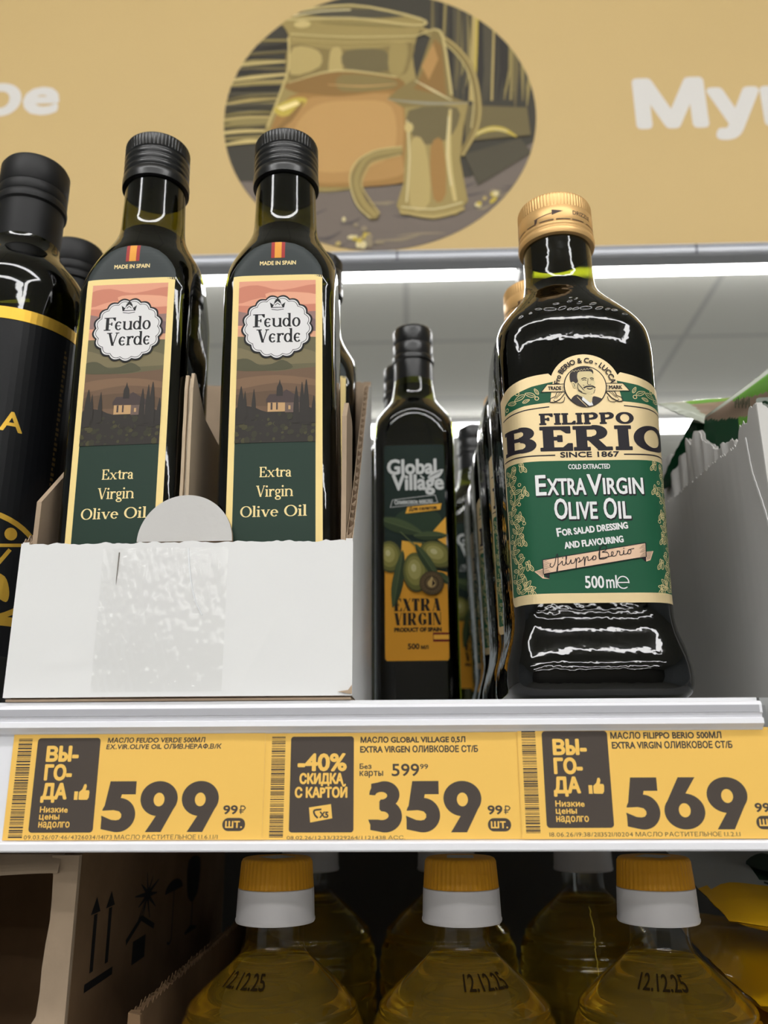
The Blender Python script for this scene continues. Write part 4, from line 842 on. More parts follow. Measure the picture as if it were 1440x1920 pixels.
def wrap_bottle():
    r = empty('gold_capped_oil_bottle')
    glass_body('glass_body', qrad, zrange(0, 4, 1) + zrange(6, 60, 3) + zrange(64, 164, 20) + zrange(167, 226, 1.5) + zrange(232, 262, 10), glass_wavy, r)
    oil_body(qrad, zrange(4, 60, 4) + zrange(64, 160, 24) + zrange(166, 218, 2.6), oil_dark, r, 1.3)
    z0, R0 = 242.5, 20.0
    pr = [(R0 - 1.2, z0), (R0 + .2, z0 + .4), (R0 + .7, z0 + 2), (R0 + .6, z0 + 4), (R0, z0 + 4.6), (R0, z0 + 5.2), (R0 + .35, z0 + 5.8), (R0 + .3, z0 + 7), (R0 - .1, z0 + 7.4), (R0 - .1, z0 + 8), (R0 + .2, z0 + 8.6), (R0 + .2, z0 + 16.8), (R0 - .3, z0 + 17.4), (R0 + .1, z0 + 18), (R0 + .1, z0 + 24), (R0 - .5, z0 + 25.3), (R0 - 1.8, z0 + 26)]
    v, f = knurl(pr, z0 + 17.9, z0 + 24.2, 72, .55); mk('cap', v, f, gold_cap_m, r, smooth=True, sharp=45)
    a = Art()
    arr = lambda u: u * .0
    a.line([(-15, 253.2), (-1.6, 255.0)], .5, 'I', 1); a.poly([(-5, 253.3), (1, 255.3), (-5, 256.6)], 'I', 1); a.poly([(-15, 250.9), (-13.6, 250.9), (-12.8, 253.6), (-14.6, 253.4)], 'I', 1); a.text('DRIZZLE', 6.2, 253.6, 12, 2.4, 'I', 1, bold=.1); a.text('PRESS', -44, 253.6, 10, 2.4, 'I', 1, bold=.1)
    for u0, u1 in ((-34, -22), (-20, -14), (-12, -4.2), (-3, 4.6), (5.6, 13), (15, 26), (29, 40)): a.rect(u0, 250.35, u1, 250.8, 'I', 1)
    cp = a.build('cap_print', {'I': mat('cap_ink', (70, 46, 36), .5)}, lambda u, v, h: ((R0 + .25 + h) * sin(u / R0), -(R0 + .25 + h) * cos(u / R0), v), r, du=1.5)
    cp.parent = [c for c in r.children if c.name.startswith('cap') and not c.name.startswith('cap_')][0]
    fr = surf(qrad); wrap_label().build('label', QM, fr, r, du=1.5, dv=4, back=.12, step=.03)
    # moulded olive sprigs on the shoulder
    mb = MB(); rr = random.Random(2)
    for k, (u, z, L) in enumerate([(-27, 184.6, 3), (-22, 186, 2), (-18, 188.4, 3.4), (-12.5, 187.6, 6), (-6.5, 188, 5), (-3, 187.2, 2.6), (0, 187.4, 3.6), (5, 187.8, 6), (9, 191, 3.6), (11.5, 187.6, 4), (15.6, 187, 2.6), (19, 186.6, 3.2), (24, 184.6, 2.6), (-9, 191.6, 3.2), (-2, 193.4, 2.8), (2.6, 192, 3.4), (1.4, 195.4, 2.4), (-1, 196.6, 1.6)]):
        ang = radians(rr.uniform(-10, 45)); pts = []
        for i in range(14):
            t = 2 * pi * i / 14; x, y = L / 2 * cos(t), L * .22 * sin(t); pts.append((u + x * cos(ang) - y * sin(ang), z + (x * sin(ang) + y * cos(ang)) * .8))
        ring = []
        for i, (pu, pz) in enumerate(pts):
            qv = Vector(fr(pu, pz, 0)); n = Vector(fr(pu, pz, 1)) - qv; t_ = (Vector(fr(*pts[(i + 1) % 14], 0)) - Vector(fr(*pts[i - 1], 0))).normalized(); bn = n.normalized().cross(t_)
            ring.append([tuple(qv + (n * cos(w) + bn * sin(w)) * .42 + n * .1) for w in (0, pi / 3, 2 * pi / 3, pi, 4 * pi / 3, 5 * pi / 3)])
        base = len(mb.v); mb.v += [p for q in ring for p in q]
        for i in range(14):
            for j in range(6): mb.f.append((base + i * 6 + j, base + ((i + 1) % 14) * 6 + j, base + ((i + 1) % 14) * 6 + (j + 1) % 6, base + i * 6 + (j + 1) % 6)); mb.m.append(0)
    mb.build('moulded_sprig', shell('moulded_glass', (.35, .36, .12), .06, 2.6), r, smooth=True)
    return r
qb = wrap_bottle(); qb.location = (.083, .0505, 1.5003)
tag(qb, 'gold-capped square olive oil bottle with green and gold wrap label, frontmost of its row', 'bottle', 'gold-capped bottles standing in a row')
for k, t in ((1, 'second gold-capped bottle, its cap peeking out left of the front one'), (2, 'third gold-capped bottle back in the row, just a strip of its side showing'), (3, 'last gold-capped bottle, deepest in the row beside the green-necked bottle')):
    o = copy_tree(qb, (83.3 + .3 * k, 50.5 + 83.5 * k, 1500.3), (0, 0, (0, .03, -.02, .02)[k])); tag(o, t)

# --- slim square bottle with olive picture label
GP = [(0, 35), (4, 36.6), (194, 36.6), (202, 34.6), (209, 31.6), (216, 27), (222, 22.4), (227, 18.6), (231, 16.6), (238, 15.4), (248, 14.2), (284, 13.4)]
grad_ = marasca(28, GP)
for n, c in dict(dark=(30, 44, 38), dark2=(44, 62, 44), orange=(226, 160, 48), orange2=(238, 178, 66), grey=(206, 208, 206), ol1=(104, 104, 52), ol2=(134, 130, 68), ol3=(164, 156, 92), ol4=(196, 190, 140), olD=(72, 72, 40), lf1=(52, 66, 42), lf2=(72, 86, 54), lf3=(96, 106, 70), ink=(44, 34, 24), red=(120, 40, 34), seal=(104, 86, 56), sealc=(188, 160, 104)).items(): pm('olive_' + n, c, .65)
GM = {k[6:]: v for k, v in print_mats.items() if k.startswith('olive_')}
def olive_label():
    a = Art([(-21, 38), (21, 38), (21, 187), (-21, 187)])
    a.poly(rrect(-20.6, 38, 20.6, 186, 1.5), 'dark', 0); a.poly([(-20.6, 40), (-20.6, 104), (20.6, 96), (20.6, 40), (19.6, 38.3), (-19.6, 38.3)], 'orange', 1); a.poly([(20.6, 134), (10, 122), (20.6, 114)], 'orange2', 1); a.poly([(-9, 118), (4, 116), (8, 102), (-10, 104)], 'orange2', 1); a.poly(ellipse(2, 132, 16, 9, 24), 'dark2', 1)
    a.text('Global', -18.2, 165, 33, 10.4, 'grey', 3, bold=1.0); a.text('Village', -15, 150.2, 34.4, 14, 'grey', 3, bold=1.0)
    a.poly(smooth_line([(9, 162), (12, 165.4), (19.6, 168), (17, 162.4), (12, 161)], 4, True), 'grey', 3); a.line([(10, 162.4), (18, 166.4)], .4, 'dark', 4); a.line([(4, 163.8), (6.6, 161.4)], 1, 'grey', 3)
    a.line([(-16.6, 141.4), (15.4, 144.2), (13.8, 149.6), (-15, 146.6)], .35, 'grey', 2, True); a.text('Оливковое масло', -13.6, 143.2, 25.6, 3.2, 'grey', 3, bold=.2, rot=2); a.poly([(-6.4, 136.6), (17, 139), (18, 143.4), (-5, 141.2)], 'orange2', 4); a.text('Для салатов', -3.8, 138, 18.4, 2.9, 'ink', 5, bold=.3, rot=3)
    def olive(x, y, w, h, rot, lv):
        for k, (s, m, dx, dy) in enumerate(((1, 'olD', 0, 0), (.93, 'ol1', -.02, .03), (.74, 'ol2', -.05, .08), (.5, 'ol3', -.1, .14), (.2, 'ol4', -.16, .22))): a.ell(x + dx * w, y + dy * h, w * s, h * s, m, lv + k * .2, 26, rot)
    def lf(x, y, L, w, rot, lv):
        c, s = cos(radians(rot)), sin(radians(rot)); q = lambda p, r_: (x + p * c - r_ * s, y + p * s + r_ * c)
        a.poly(smooth_line([q(-L / 2, 0), q(-L * .2, w), q(L * .2, w * .9), q(L / 2, 0), q(L * .2, -w * .9), q(-L * .2, -w)], 4, True), 'lf1', lv); a.poly(smooth_line([q(-L / 2, 0), q(-L * .2, w * .9), q(L * .2, w * .8), q(L / 2, 0)], 4, True), 'lf2', lv + .2); a.line([q(-L / 2, 0), q(L / 2, 0)], .3, 'lf3', lv + .4)
    lf(-10, 128, 30, 4.6, -20, 3); lf(10, 121, 22, 3, 0, 3); a.line([(-10, 124), (-4, 118), (2, 112)], .7, 'lf3', 5, sm=3); a.line([(-4, 117), (8, 116)], .6, 'lf3', 5)
    olive(-17, 107, 8, 11, 8, 5); olive(14, 108, 12, 8.6, -28, 5); lf(-11.6, 92, 38, 3.4, 80, 7); olive(0, 96, 8.6, 13.4, 4, 9); lf(8, 102, 30, 3, -58, 11); lf(18, 92, 12, 2.6, -40, 4)
    a.ell(10.2, 88.6, 8, 8, 'ink', 13); a.ell(10.2, 88.6, 7.6, 7.6, 'seal', 13.2); a.ring(10.2, 88.6, 4.4, 4.4, .6, 'ink', 13.4); a.ring(10.2, 88.6, 6.9, 6.9, .3, 'ink', 13.4); a.ell(10.2, 88.2, 2.6, 2.6, 'sealc', 13.6); a.poly([(8, 88.6), (10.4, 93), (12.4, 88.6)], 'sealc', 13.6); a.poly([(10.4, 86), (12.6, 88.2), (10.8, 91)], 'ink', 13.8)
    for k in range(22): t = 2 * pi * k / 22; a.line([(10.2 + 5.1 * cos(t), 88.6 + 5.1 * sin(t)), (10.2 + 6.2 * cos(t), 88.6 + 6.2 * sin(t))], .4, 'ink', 13.6)
    a.put(serif_tris('EXTRA', .21, .04, .03, .72), -14.6, 70.4, 30.4, 8.4, 'ink', 3); a.put(serif_tris('VIRGIN', .21, .04, .03, .72), -14.6, 61.2, 30.6, 8.2, 'ink', 3)
    a.text('PRODUCT OF SPAIN', -14.4, 57, 30.2, 2.5, 'ink', 3, bold=.4); a.rect(10.4, 50.4, 20.6, 56.2, 'red', 3); a.rect(10.8, 51.8, 20.6, 54.8, 'orange2', 4); a.text('500', -5.8, 45.8, 7.2, 3.4, 'ink', 3, bold=.35); a.text('мл', 2.6, 45.8, 4.6, 2.2, 'ink', 3, bold=.25)
    return a
def olive_bottle():
    r = empty('slim_oil_bottle')
    glass_body('glass_body', grad_, zrange(0, 4, 1) + [30, 100, 190] + zrange(194, 240, 1.5) + zrange(246, 284, 8), glass_lime, r)
    oil_body(grad_, [3, 60, 120, 190] + zrange(194, 227, 2.5), oil_dark, r)
    v, f = lathe([(14.4, 240), (14.5, 240.6), (14.3, 259.6), (15.4, 260.6), (15.6, 262.6), (15.3, 264.6), (14.7, 265.2), (14.9, 266), (14.9, 274), (14.6, 274.6), (14.9, 275.2), (14.9, 285.6), (14.2, 287.6), (13, 288.4)], 64)
    mk('cap_sleeve', v, f, black_cap, r, smooth=True, sharp=40)
    olive_label().build('label', GM, surf(grad_), r, du=2, dv=12, back=.10, step=.05)
    return r
gb = olive_bottle(); gb.location = (.0046, .219, 1.5003); gb.rotation_euler = (0, 0, -.02)
tag(gb, 'slim square bottle with orange olive label standing alone right of the white tray', 'bottle', 'olive-label bottles behind')
o = copy_tree(gb, (-4.5, 283, 1500.3), (0, 0, .03)); tag(o, 'slim bottle directly behind the olive-label one, only its cap edge showing')
o = copy_tree(gb, (63, 415, 1500.3), (0, 0, -.05)); tag(o, 'slim bottle with lit green neck deep between the olive-label and gold-capped bottles')
# ---------------------------------------------------------------- corrugated board helpers
def board_wall(name, parent, fr, s0, s1, zb, top, mats, th=3.0, seed=1, pitch=6.5, jag=1.2, ridge=0.0, ds=2.0):
    """upright corrugated board: fr(s, c, z) -> xyz, c across the thickness; torn top edge top(s); mats = outer, inner, flute"""
    r = random.Random(seed); mb = MB(); n = int((s1 - s0) / ds); S_ = [s0 + (s1 - s0) * i / n for i in range(n + 1)]
    rd = lambda s: ridge * sin(2 * pi * s / pitch)
    for c, m in ((0, 0), (th, 1)):
        T_ = [top(s) + r.uniform(-jag, jag * .4) for s in S_]
        for k, cc in enumerate((c, c + (.35 if c == 0 else -.35))):
            mb.grid([[fr(s, cc + rd(s), zb + (t - zb) * j / 10) for j in range(11)] for s, t in zip(S_, T_)], m if k == 0 else 2)
        mb.grid([[fr(s, c + rd(s), t), fr(s, c + (.35 if c == 0 else -.35) + rd(s), t)] for s, t in zip(S_, T_)], 2)
    q = max(2, int((s1 - s0) / pitch * 10)); F = []
    for i in range(q + 1):
        s = s0 + (s1 - s0) * i / q; w = th / 2 + (th / 2 - .4) * sin(2 * pi * s / pitch); t = top(s) - .6 + r.uniform(-.7, .3); F.append([fr(s, w, zb), fr(s, w, t)])
    mb.grid(F, 2)
    for s in (s0, s1): mb.grid([[fr(s, 0, zb), fr(s, 0, top(s))], [fr(s, th, zb), fr(s, th, top(s))]], 0)
    return mb.build(name, mats, parent)

# ---------------------------------------------------------------- white shelf tray around the landscape bottles
TR = empty('display_tray', (-99, 66, 1500.3)); tag(TR, 'white cardboard display tray with taped front holding the landscape-label bottles', 'box')
TX, TY, TZ = -99, 66, 1500
L_ = lambda f: (lambda *a: tuple(p - q for p, q in zip(f(*a), (TX, TY, TZ))))
mb = MB(); mb.box(-172.6 - TX, -25.6 - TX, 5.2 - TY, 186 - TY, 0, 1.0); mb.box(-172 - TX, -62 - TX, 6 - TY, 186 - TY, 1.4, 2.6); mb.box(-60 - TX, -26 - TX, 5.6 - TY, 186 - TY, 1.4, 2.6); mb.build('bottom_flap', kraft, TR)
ftop = lambda x: 1568.9 + .22 * sin(x * .31) + .15 * sin(x * .83 + 1)
rn = random.Random(5); edge = [(x, ftop(x) + rn.uniform(-.35, .35)) for x in [-173.4 + i * 1.98 for i in range(76)]]
outl = [(-172.6, 1503.6), (-173.6, 1505), (-173.7, 1520), (-173.6, 1560)] + edge + [(-25.0, 1560), (-24.8, 1505), (-25.6, 1503.2)]
mb = MB(); NX, NZ = 62, 26
def ez(x):
    i = max(0, min(len(edge) - 2, int((x + 173.4) / 1.98))); t = (x - edge[i][0]) / 1.98; return edge[i][1] * (1 - t) + edge[i + 1][1] * t
def dent(x, z):
    d = .5 * exp(-((x + 150) / 9) ** 2 - ((z - 1516) / 2.5) ** 2) - .45 * exp(-((x + 138) / 14) ** 2 - ((z - 1513.5) / 2) ** 2) + .35 * exp(-((x + 60 - (z - 1530) * .5) / 2.2) ** 2) * (z < 1540) + .5 * sin(x * .05) + .3 * exp(-((x + 128.8) / .6) ** 2) * (z > 1548)
    return -d * .8
G = [[(x, 4 + dent(x, zb + (ez(x) - zb) * j / NZ), zb + (ez(x) - zb) * j / NZ) for j in range(NZ + 1)] for x, zb in [(-173.5 + 148.6 * i / 148, 1501.6) for i in range(149)]]
mb.grid([[tuple(p - q for p, q in zip(P, (TX, TY, TZ))) for P in c] for c in G], 0)
mb.grid([[tuple(p - q for p, q in zip((P[0], P[1] + 2.8, P[2]), (TX, TY, TZ))) for P in c] for c in G], 1)
mb.grid([[tuple(p - q for p, q in zip((c[-1][0], c[-1][1] + k * 1.4, c[-1][2] - (.5 if k == 1 else 0)), (TX, TY, TZ))) for k in (0, 1, 2)] for c in G], 1)
mb.grid([[tuple(p - q for p, q in zip((c[0][0], c[0][1] + k * 1.4, c[0][2]), (TX, TY, TZ))) for k in (0, 2)] for c in G], 1)
for c in (G[0], G[-1]): mb.grid([[tuple(p - q for p, q in zip((P[0], P[1] + k * 1.4, P[2]), (TX, TY, TZ))) for k in (0, 2)] for P in c], 0)
mb.build('front_panel', [box_white, kraft], TR, smooth=True, sharp=35)
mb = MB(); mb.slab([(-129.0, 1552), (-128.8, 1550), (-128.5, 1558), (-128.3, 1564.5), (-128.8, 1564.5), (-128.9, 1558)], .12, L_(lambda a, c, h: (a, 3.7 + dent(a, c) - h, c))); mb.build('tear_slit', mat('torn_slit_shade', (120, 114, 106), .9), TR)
mb = MB(); mb.slab([(-27.0, 1502.4), (-24.9, 1502.2), (-25.0, 1506), (-26.6, 1503.8), (-31, 1503.2)], .3, L_(lambda a, c, h: (a, 3.7 + dent(a, c) - h, c))); mb.build('frayed_corner', kraft, TR)
# half-round tab leaning up from the front edge
mb = MB(); tab = ellipse(-100.2, 1569.4, 21.4, 22.0, 36, 0, 180)
mb.slab(tab, 2.6, L_(lambda a, c, h: (a, 4.4 + h + (c - 1569) * .05, c)), 0, 1); mb.build('tab', [box_grey, kraft], TR)
# side walls rising to the back, torn along the slope
slope = [(4, 1569), (20, 1582), (40, 1602), (80, 1637), (122, 1716), (131, 1717)]
def tops(tab_, lift=0): return lambda s: next(a[1] + (b_[1] - a[1]) * (s - a[0]) / (b_[0] - a[0]) for a, b_ in zip(tab_, tab_[1:]) if s <= b_[0] + 1e-6) + lift
board_wall('side_panel', TR, L_(lambda s, c, z: (-25.1 - c, s, z)), 5.2, 186, 1501.5, tops([(4, 1569), (12, 1576), (30, 1592), (60, 1620), (90, 1652), (150, 1712), (187, 1730)]), [box_white, kraft, kraft], seed=3)
board_wall('side_panel', TR, L_(lambda s, c, z: (-173.3 + c, s, z)), 5.2, 186, 1501.5, tops([(4, 1569), (16, 1579), (28, 1592), (42, 1604), (187, 1700)]), [box_white, kraft, kraft], seed=8, jag=1.8)
board_wall('back_panel', TR, L_(lambda s, c, z: (s, 186.5 - c, z)), -173.0, -25.3, 1501.5, lambda s: 1731, [box_white, kraft, kraft], seed=5)
mb = MB(); fl = [(8, 1504), (46, 1504), (46, 1636)] + ellipse(40, 1636, 6, 6, 6, 0, 90) + [(20, 1642), (8, 1630)]
mb.slab(fl, 2.2, L_(lambda a, c, h: (-30.6 + h, a, c))); mb.build('inner_flap', kraft, TR)
mb = MB(); fl = [(8, 1504), (44, 1504), (44, 1610), (36, 1616), (8, 1590)]; mb.slab(fl, 2.2, L_(lambda a, c, h: (-170.4 + h, a, c))); mb.build('inner_flap', kraft, TR)
# clear tape over the front
tape = shell('clear_packing_tape', (.995, .995, .99), .11, 1.5, bump=.24, bscale=110)
mb = MB(); P_t = []
blobs = [(-117, 1552, 1.0, 5, 1.0), (-116, 1544, .9, 3, .7), (-96, 1546, 1.2, 3, .9), (-91, 1553, 1.3, 4, 1.0), (-88, 1546, .8, 5, .8), (-83.5, 1556, 1.4, 4.5, 1.2), (-82, 1549, 1.0, 4, .8), (-99, 1538, 1.5, 2, .6), (-94, 1534, 1.4, 2, .6), (-110, 1536, 1.6, 2, .5), (-89, 1537, 1.2, 2, .5), (-103, 1525, 1.0, 2, .5)]
for i in range(113):
    x = -136 + 56 * i / 112
    P_t.append([(x - TX, 4 + dent(x, z) - .2 - .07 * abs(sin(x * .9 + j * .2)) - sum(q * exp(-((x - bx) / sx_) ** 2 - ((z - bz) / (sz_ * .62)) ** 2) for bx, bz, sx_, sz_, q in blobs) - TY, z - TZ) for j, z in [(j, 1503.6 + 62.8 * j / 90) for j in range(91)]])
mb.grid(P_t); mb.build('packing_tape', tape, TR, smooth=True)
mb = MB(); cr = smooth_line([(-97.8, 1566), (-96.4, 1555), (-93.8, 1544), (-90, 1536)], 5)
for q in stroke(cr, .5): mb.slab([(p[0], p[1]) for p in q], .25, L_(lambda a, c, h: (a, 3.6 + dent(a, c) - h, c)))
mb.build('tape_crease', mat('tape_crease', (236, 238, 240), .2), TR)
# cardboard divider between the two bottles
DV = empty('cardboard_divider', (-105, 24, 1503.6)); tag(DV, 'folded grey-brown cardboard divider standing upright between the two landscape-label bottles', 'divider')
for k, (x, y0, h) in enumerate(((-104.6, 13, 151.8), (-103.0, 15, 151), (-101.6, 12, 152.4))):
    mb = MB(); r = random.Random(k); pts = [(y0 + r.uniform(-.3, .3), z) for z in range(1504, int(1504 + h) - 4, 6)]
    out = pts + [(y0 + 1.5, 1504 + h), (y0 + 4, 1504 + h + .6), (y0 + 26, 1504 + h - 14), (118, 1500 + h - 14), (118, 1504)]
    mb.slab(out, 1.5 if k != 1 else 1.2, lambda a, c, q, x=x: (x + q + 105 - (c - 1504) * .018, a - 24, c - 1503.6)); mb.build('cardboard_layer', (mat('divider_face_cardboard', (188, 168, 142), .85, noise=.08, nscale=30) if k != 1 else mat('divider_pale_edge', (206, 194, 174), .85)), DV)

# ---------------------------------------------------------------- white corrugated box at the right with green bags
WB = empty('corrugated_box', (235, 190, 1500.3)); tag(WB, 'white corrugated box with torn wavy rim at the right holding green bags', 'box')
BX = (235, 190, 1500); W_ = lambda f: (lambda *a: tuple(p - q for p, q in zip(f(*a), BX)))
cor = mat('white_corrugated_board', (205, 203, 199), .75, spec=.2, noise=.03, nscale=12, bump=.10, bscale=30)
wave = lambda s: .22 * sin(s * .13) + .05 * sin(s * .61)
board_wall('side_panel', WB, W_(lambda s, c, z: (169.6 + c + wave(s) * (z - 1500) / 150, s, z)), 28, 360, 1500.6, tops([(28, 1642), (37, 1643), (42, 1637), (46, 1640), (51, 1639), (58, 1632), (74, 1633), (99, 1635), (127, 1636), (158, 1638), (194, 1641), (361, 1650)]), [cor, cor, cor], th=3.2, seed=21, pitch=9, jag=1.6, ridge=.03, ds=1.25)
inn = [(30, 1634), (50, 1636), (67, 1637), (73, 1641), (84, 1643), (97, 1644), (108, 1650), (118, 1659), (124, 1667), (127, 1667), (131, 1661), (138, 1662), (142, 1669), (148, 1668), (158, 1664), (168, 1666), (173, 1670), (193, 1674), (203, 1673), (361, 1690)]
board_wall('inner_liner', WB, W_(lambda s, c, z: (174.4 + c + 1.0 * sin(s * .42) + 1.5 * sin(s * .13) * max(0, z - 1620) / 40, s, z)), 30, 356, 1501, tops(inn), [cor, cor, cor], th=2.6, seed=22, pitch=8, jag=.9, ridge=.3, ds=1.25)
board_wall('front_panel', WB, W_(lambda s, c, z: (s, 27.4 + c, z)), 169.6, 300, 1500.6, lambda s: 1640 + 2 * sin(s * .2), [cor, cor, cor], seed=23)
board_wall('side_panel', WB, W_(lambda s, c, z: (300 - c, s, z)), 28, 360, 1500.6, lambda s: 1640, [cor, cor, cor], seed=24)
board_wall('back_panel', WB, W_(lambda s, c, z: (s, 360 - c, z)), 169.6, 300, 1500.6, lambda s: 1650, [cor, cor, cor], seed=25)
mb = MB(); mb.box(169.6 - BX[0], 300 - BX[0], 28 - BX[1], 360 - BX[1], .1, 2.4); mb.build('bottom_flap', cor, WB)
mb = MB(); crs = smooth_line([(44, 1630), (41.6, 1612), (38, 1602), (33, 1588), (29.4, 1574)], 5)
for q in stroke(crs, [1.6 if i % 2 else 1.0 for i in range(len(crs))]): mb.slab(q, .5, W_(lambda a, c, h: (169.2 - h + wave(a) * (c - 1500) / 150, a, c)))
mb.build('torn_crease', mat('torn_paper_white', (232, 231, 229), .8), WB)
# flow-wrapped bags
def pillow(name, c, A, B, th, mats, zone, parent=None, loc=None, seed=1, nu=40, nv=30, crump=1.0, pw=.42):
    r = random.Random(seed); ph = [r.uniform(0, 6.28) for _ in range(12)]; A, B, c = Vector(A), Vector(B), Vector(c); N = A.cross(B).normalized(); mb = MB()
    for sgn in (1, -1):
        P = []
        for i in range(nu + 1):
            row = []
            for j in range(nv + 1):
                s, t = -1 + 2 * i / nu, -1 + 2 * j / nv
                e = max(0, (1 - s * s)) ** pw * max(0, (1 - t * t)) ** pw; seal = min(1, (1 - abs(s)) * 9)
                w = crump * (sin(4 * s + 3 * t + ph[0]) + .7 * sin(7 * s - 5 * t + ph[1]) + .5 * sin(11 * t + 3 * s + ph[2]) + .4 * sin(17 * s + 9 * t + ph[3])) * (.25 + .5 * e)
                p = c + A * s * (1 - .05 * t * t) + B * t * (1 - .08 * (1 - s * s)) + N * (sgn * (th * e * seal + .15) + w + .6 * sin(26 * t) * (1 - seal) * .5)
                row.append(tuple(p - Vector(loc or (0, 0, 0))))
            P.append(row)
        k = len(mb.v); mb.v += [p for q in P for p in q]
        for i in range(nu):
            for j in range(nv):
                mb.f.append((k + i * (nv + 1) + j, k + (i + 1) * (nv + 1) + j, k + (i + 1) * (nv + 1) + j + 1, k + i * (nv + 1) + j + 1)); mb.m.append(zone(-1 + 2 * (i + .5) / nu, -1 + 2 * (j + .5) / nv, sgn))
    return mb.build(name, mats, parent, smooth=True, sharp=60)
gm = [mat('bag_bright_green', (104, 158, 62), .22, coat=.4), mat('bag_dark_green', (22, 66, 40), .25, coat=.3), mat('bag_brown', (140, 120, 102), .3), mat('bag_clear_edge', (168, 172, 156), .2), mat('bag_pale_panel', (176, 172, 158), .35)]
GB = empty('green_bag', (190, 158, 1640)); tag(GB, 'green and brown plastic bag with a pointed clear sealed corner hanging over the torn rim', 'bag', 'green bags in the corrugated box')
A1, B1 = Vector((70, 21, 14)) / 2, Vector((34, -6, -20)) / 2
pillow('bag_corner', Vector((157, 145, 1694)) + A1 + B1, A1, B1, 3.5, gm, lambda s, t, g: 3 if s < -.72 - .2 * t or t < -.93 else (0 if t < -.55 + .5 * max(0, s) else 2), GB, (190, 158, 1640), 4, crump=.35)
pillow('bag_body', (208, 170, 1674), (36, 3, 8), (-7, 20, -17), 8, gm, lambda s, t, g: 3 if t < -.95 else 1 if s < .7 else 0, GB, (190, 158, 1640), 9, crump=1.1)
G2 = empty('green_bag', (238, 108, 1690)); tag(G2, 'bright green bag rising to the right edge with a white emblem', 'bag', 'green bags in the corrugated box')
A2, B2, O2 = Vector((61, -34, 42.5)), Vector((6, 17, -20)), Vector((238, 108, 1690)); C2 = Vector((176.9, 125, 1673.8)) + A2 + B2; N2 = A2.cross(B2).normalized(); N2 = -N2 if N2.y > 0 else N2
def zone2(s, t, g):
    if t < -.965 or s < -.99: return 3
    top, bot = -1.06 + (s + .89) * 1.03, -.81 + (s + .92) * 1.47
    if s > -.42 and t < -.72: return 2
    return 0 if t < top else 2 if t < bot else (1 if s < -.72 else 0)
pillow('bag_film', C2, A2, B2, 7, gm, zone2, G2, tuple(O2), 14, nu=90, nv=44, crump=.5)
def on_bag(u, v, h):
    s, t = u / A2.length, -v / B2.length; e = max(0, 1 - s * s) ** .42 * max(0, 1 - t * t) ** .42
    return tuple(C2 + A2.normalized() * u - B2.normalized() * v + N2 * (7 * e + 1.3 + h) - O2)
a = Art(); em = lambda x, y: (-40.4 + 9.7 * x + .7 * y, 9 - 6.8 * x + 10.5 * y)
a.poly(smooth_line([em(*q) for q in ((-.5, .42), (.1, .5), (.55, .52), (.5, .1), (.42, -.3), (.1, -.5), (-.3, -.42), (-.5, 0))], 3, True), 'w', 1)
a.line([em(.28 * cos(radians(q)), .3 * sin(radians(q)) - .05) for q in range(40, 340, 20)], 1.3, 'g', 2); a.line([em(0, -.1), em(.28, -.1), em(.28, -.3)], 1.1, 'g', 2)
for k in range(9): x = -1.9 + .11 * k; a.line([em(x, -.15 + .2 * (k % 2)), em(x + .05, .25 + .1 * (k % 3))], .5, 'g', 1)
a.build('emblem', {'w': mat('emblem_white', (196, 206, 196), .35), 'g': gm[1]}, on_bag, G2)

# ---------------------------------------------------------------- lower shelf: sunflower oil
pet = shell('clear_bottle_plastic', (.97, .97, .95), .03, 1.45)
sun_oil = liquid('sunflower_oil', (.93, .80, .30), 1.40, (.15, (250, 206, 84)))  # yellow diffuse share stands in for light glowing through the clear oil
cap_yellow = mat('yellow_cap_plastic', (228, 160, 32), .42); cap_white = mat('white_cap_plastic', (226, 222, 222), .42)
SPf = [(0, 38), (4, 43), (12, 44), (60, 43.6)]
for k in range(8):
    z = 70 + k * 16; SPf += [(z, 44), (z + 5, 44), (z + 8, 42.3), (z + 11, 44)]
SPf += [(198, 44.2), (202, 43.2), (206, 44.1), (212, 43.8), (215, 42.8), (217, 43), (223, 41), (225, 39.8), (227, 39.7), (233, 34.5), (238, 29), (244, 22), (249, 16.6), (252, 14.4), (256, 13.7), (262, 13.6), (272, 13.6)]
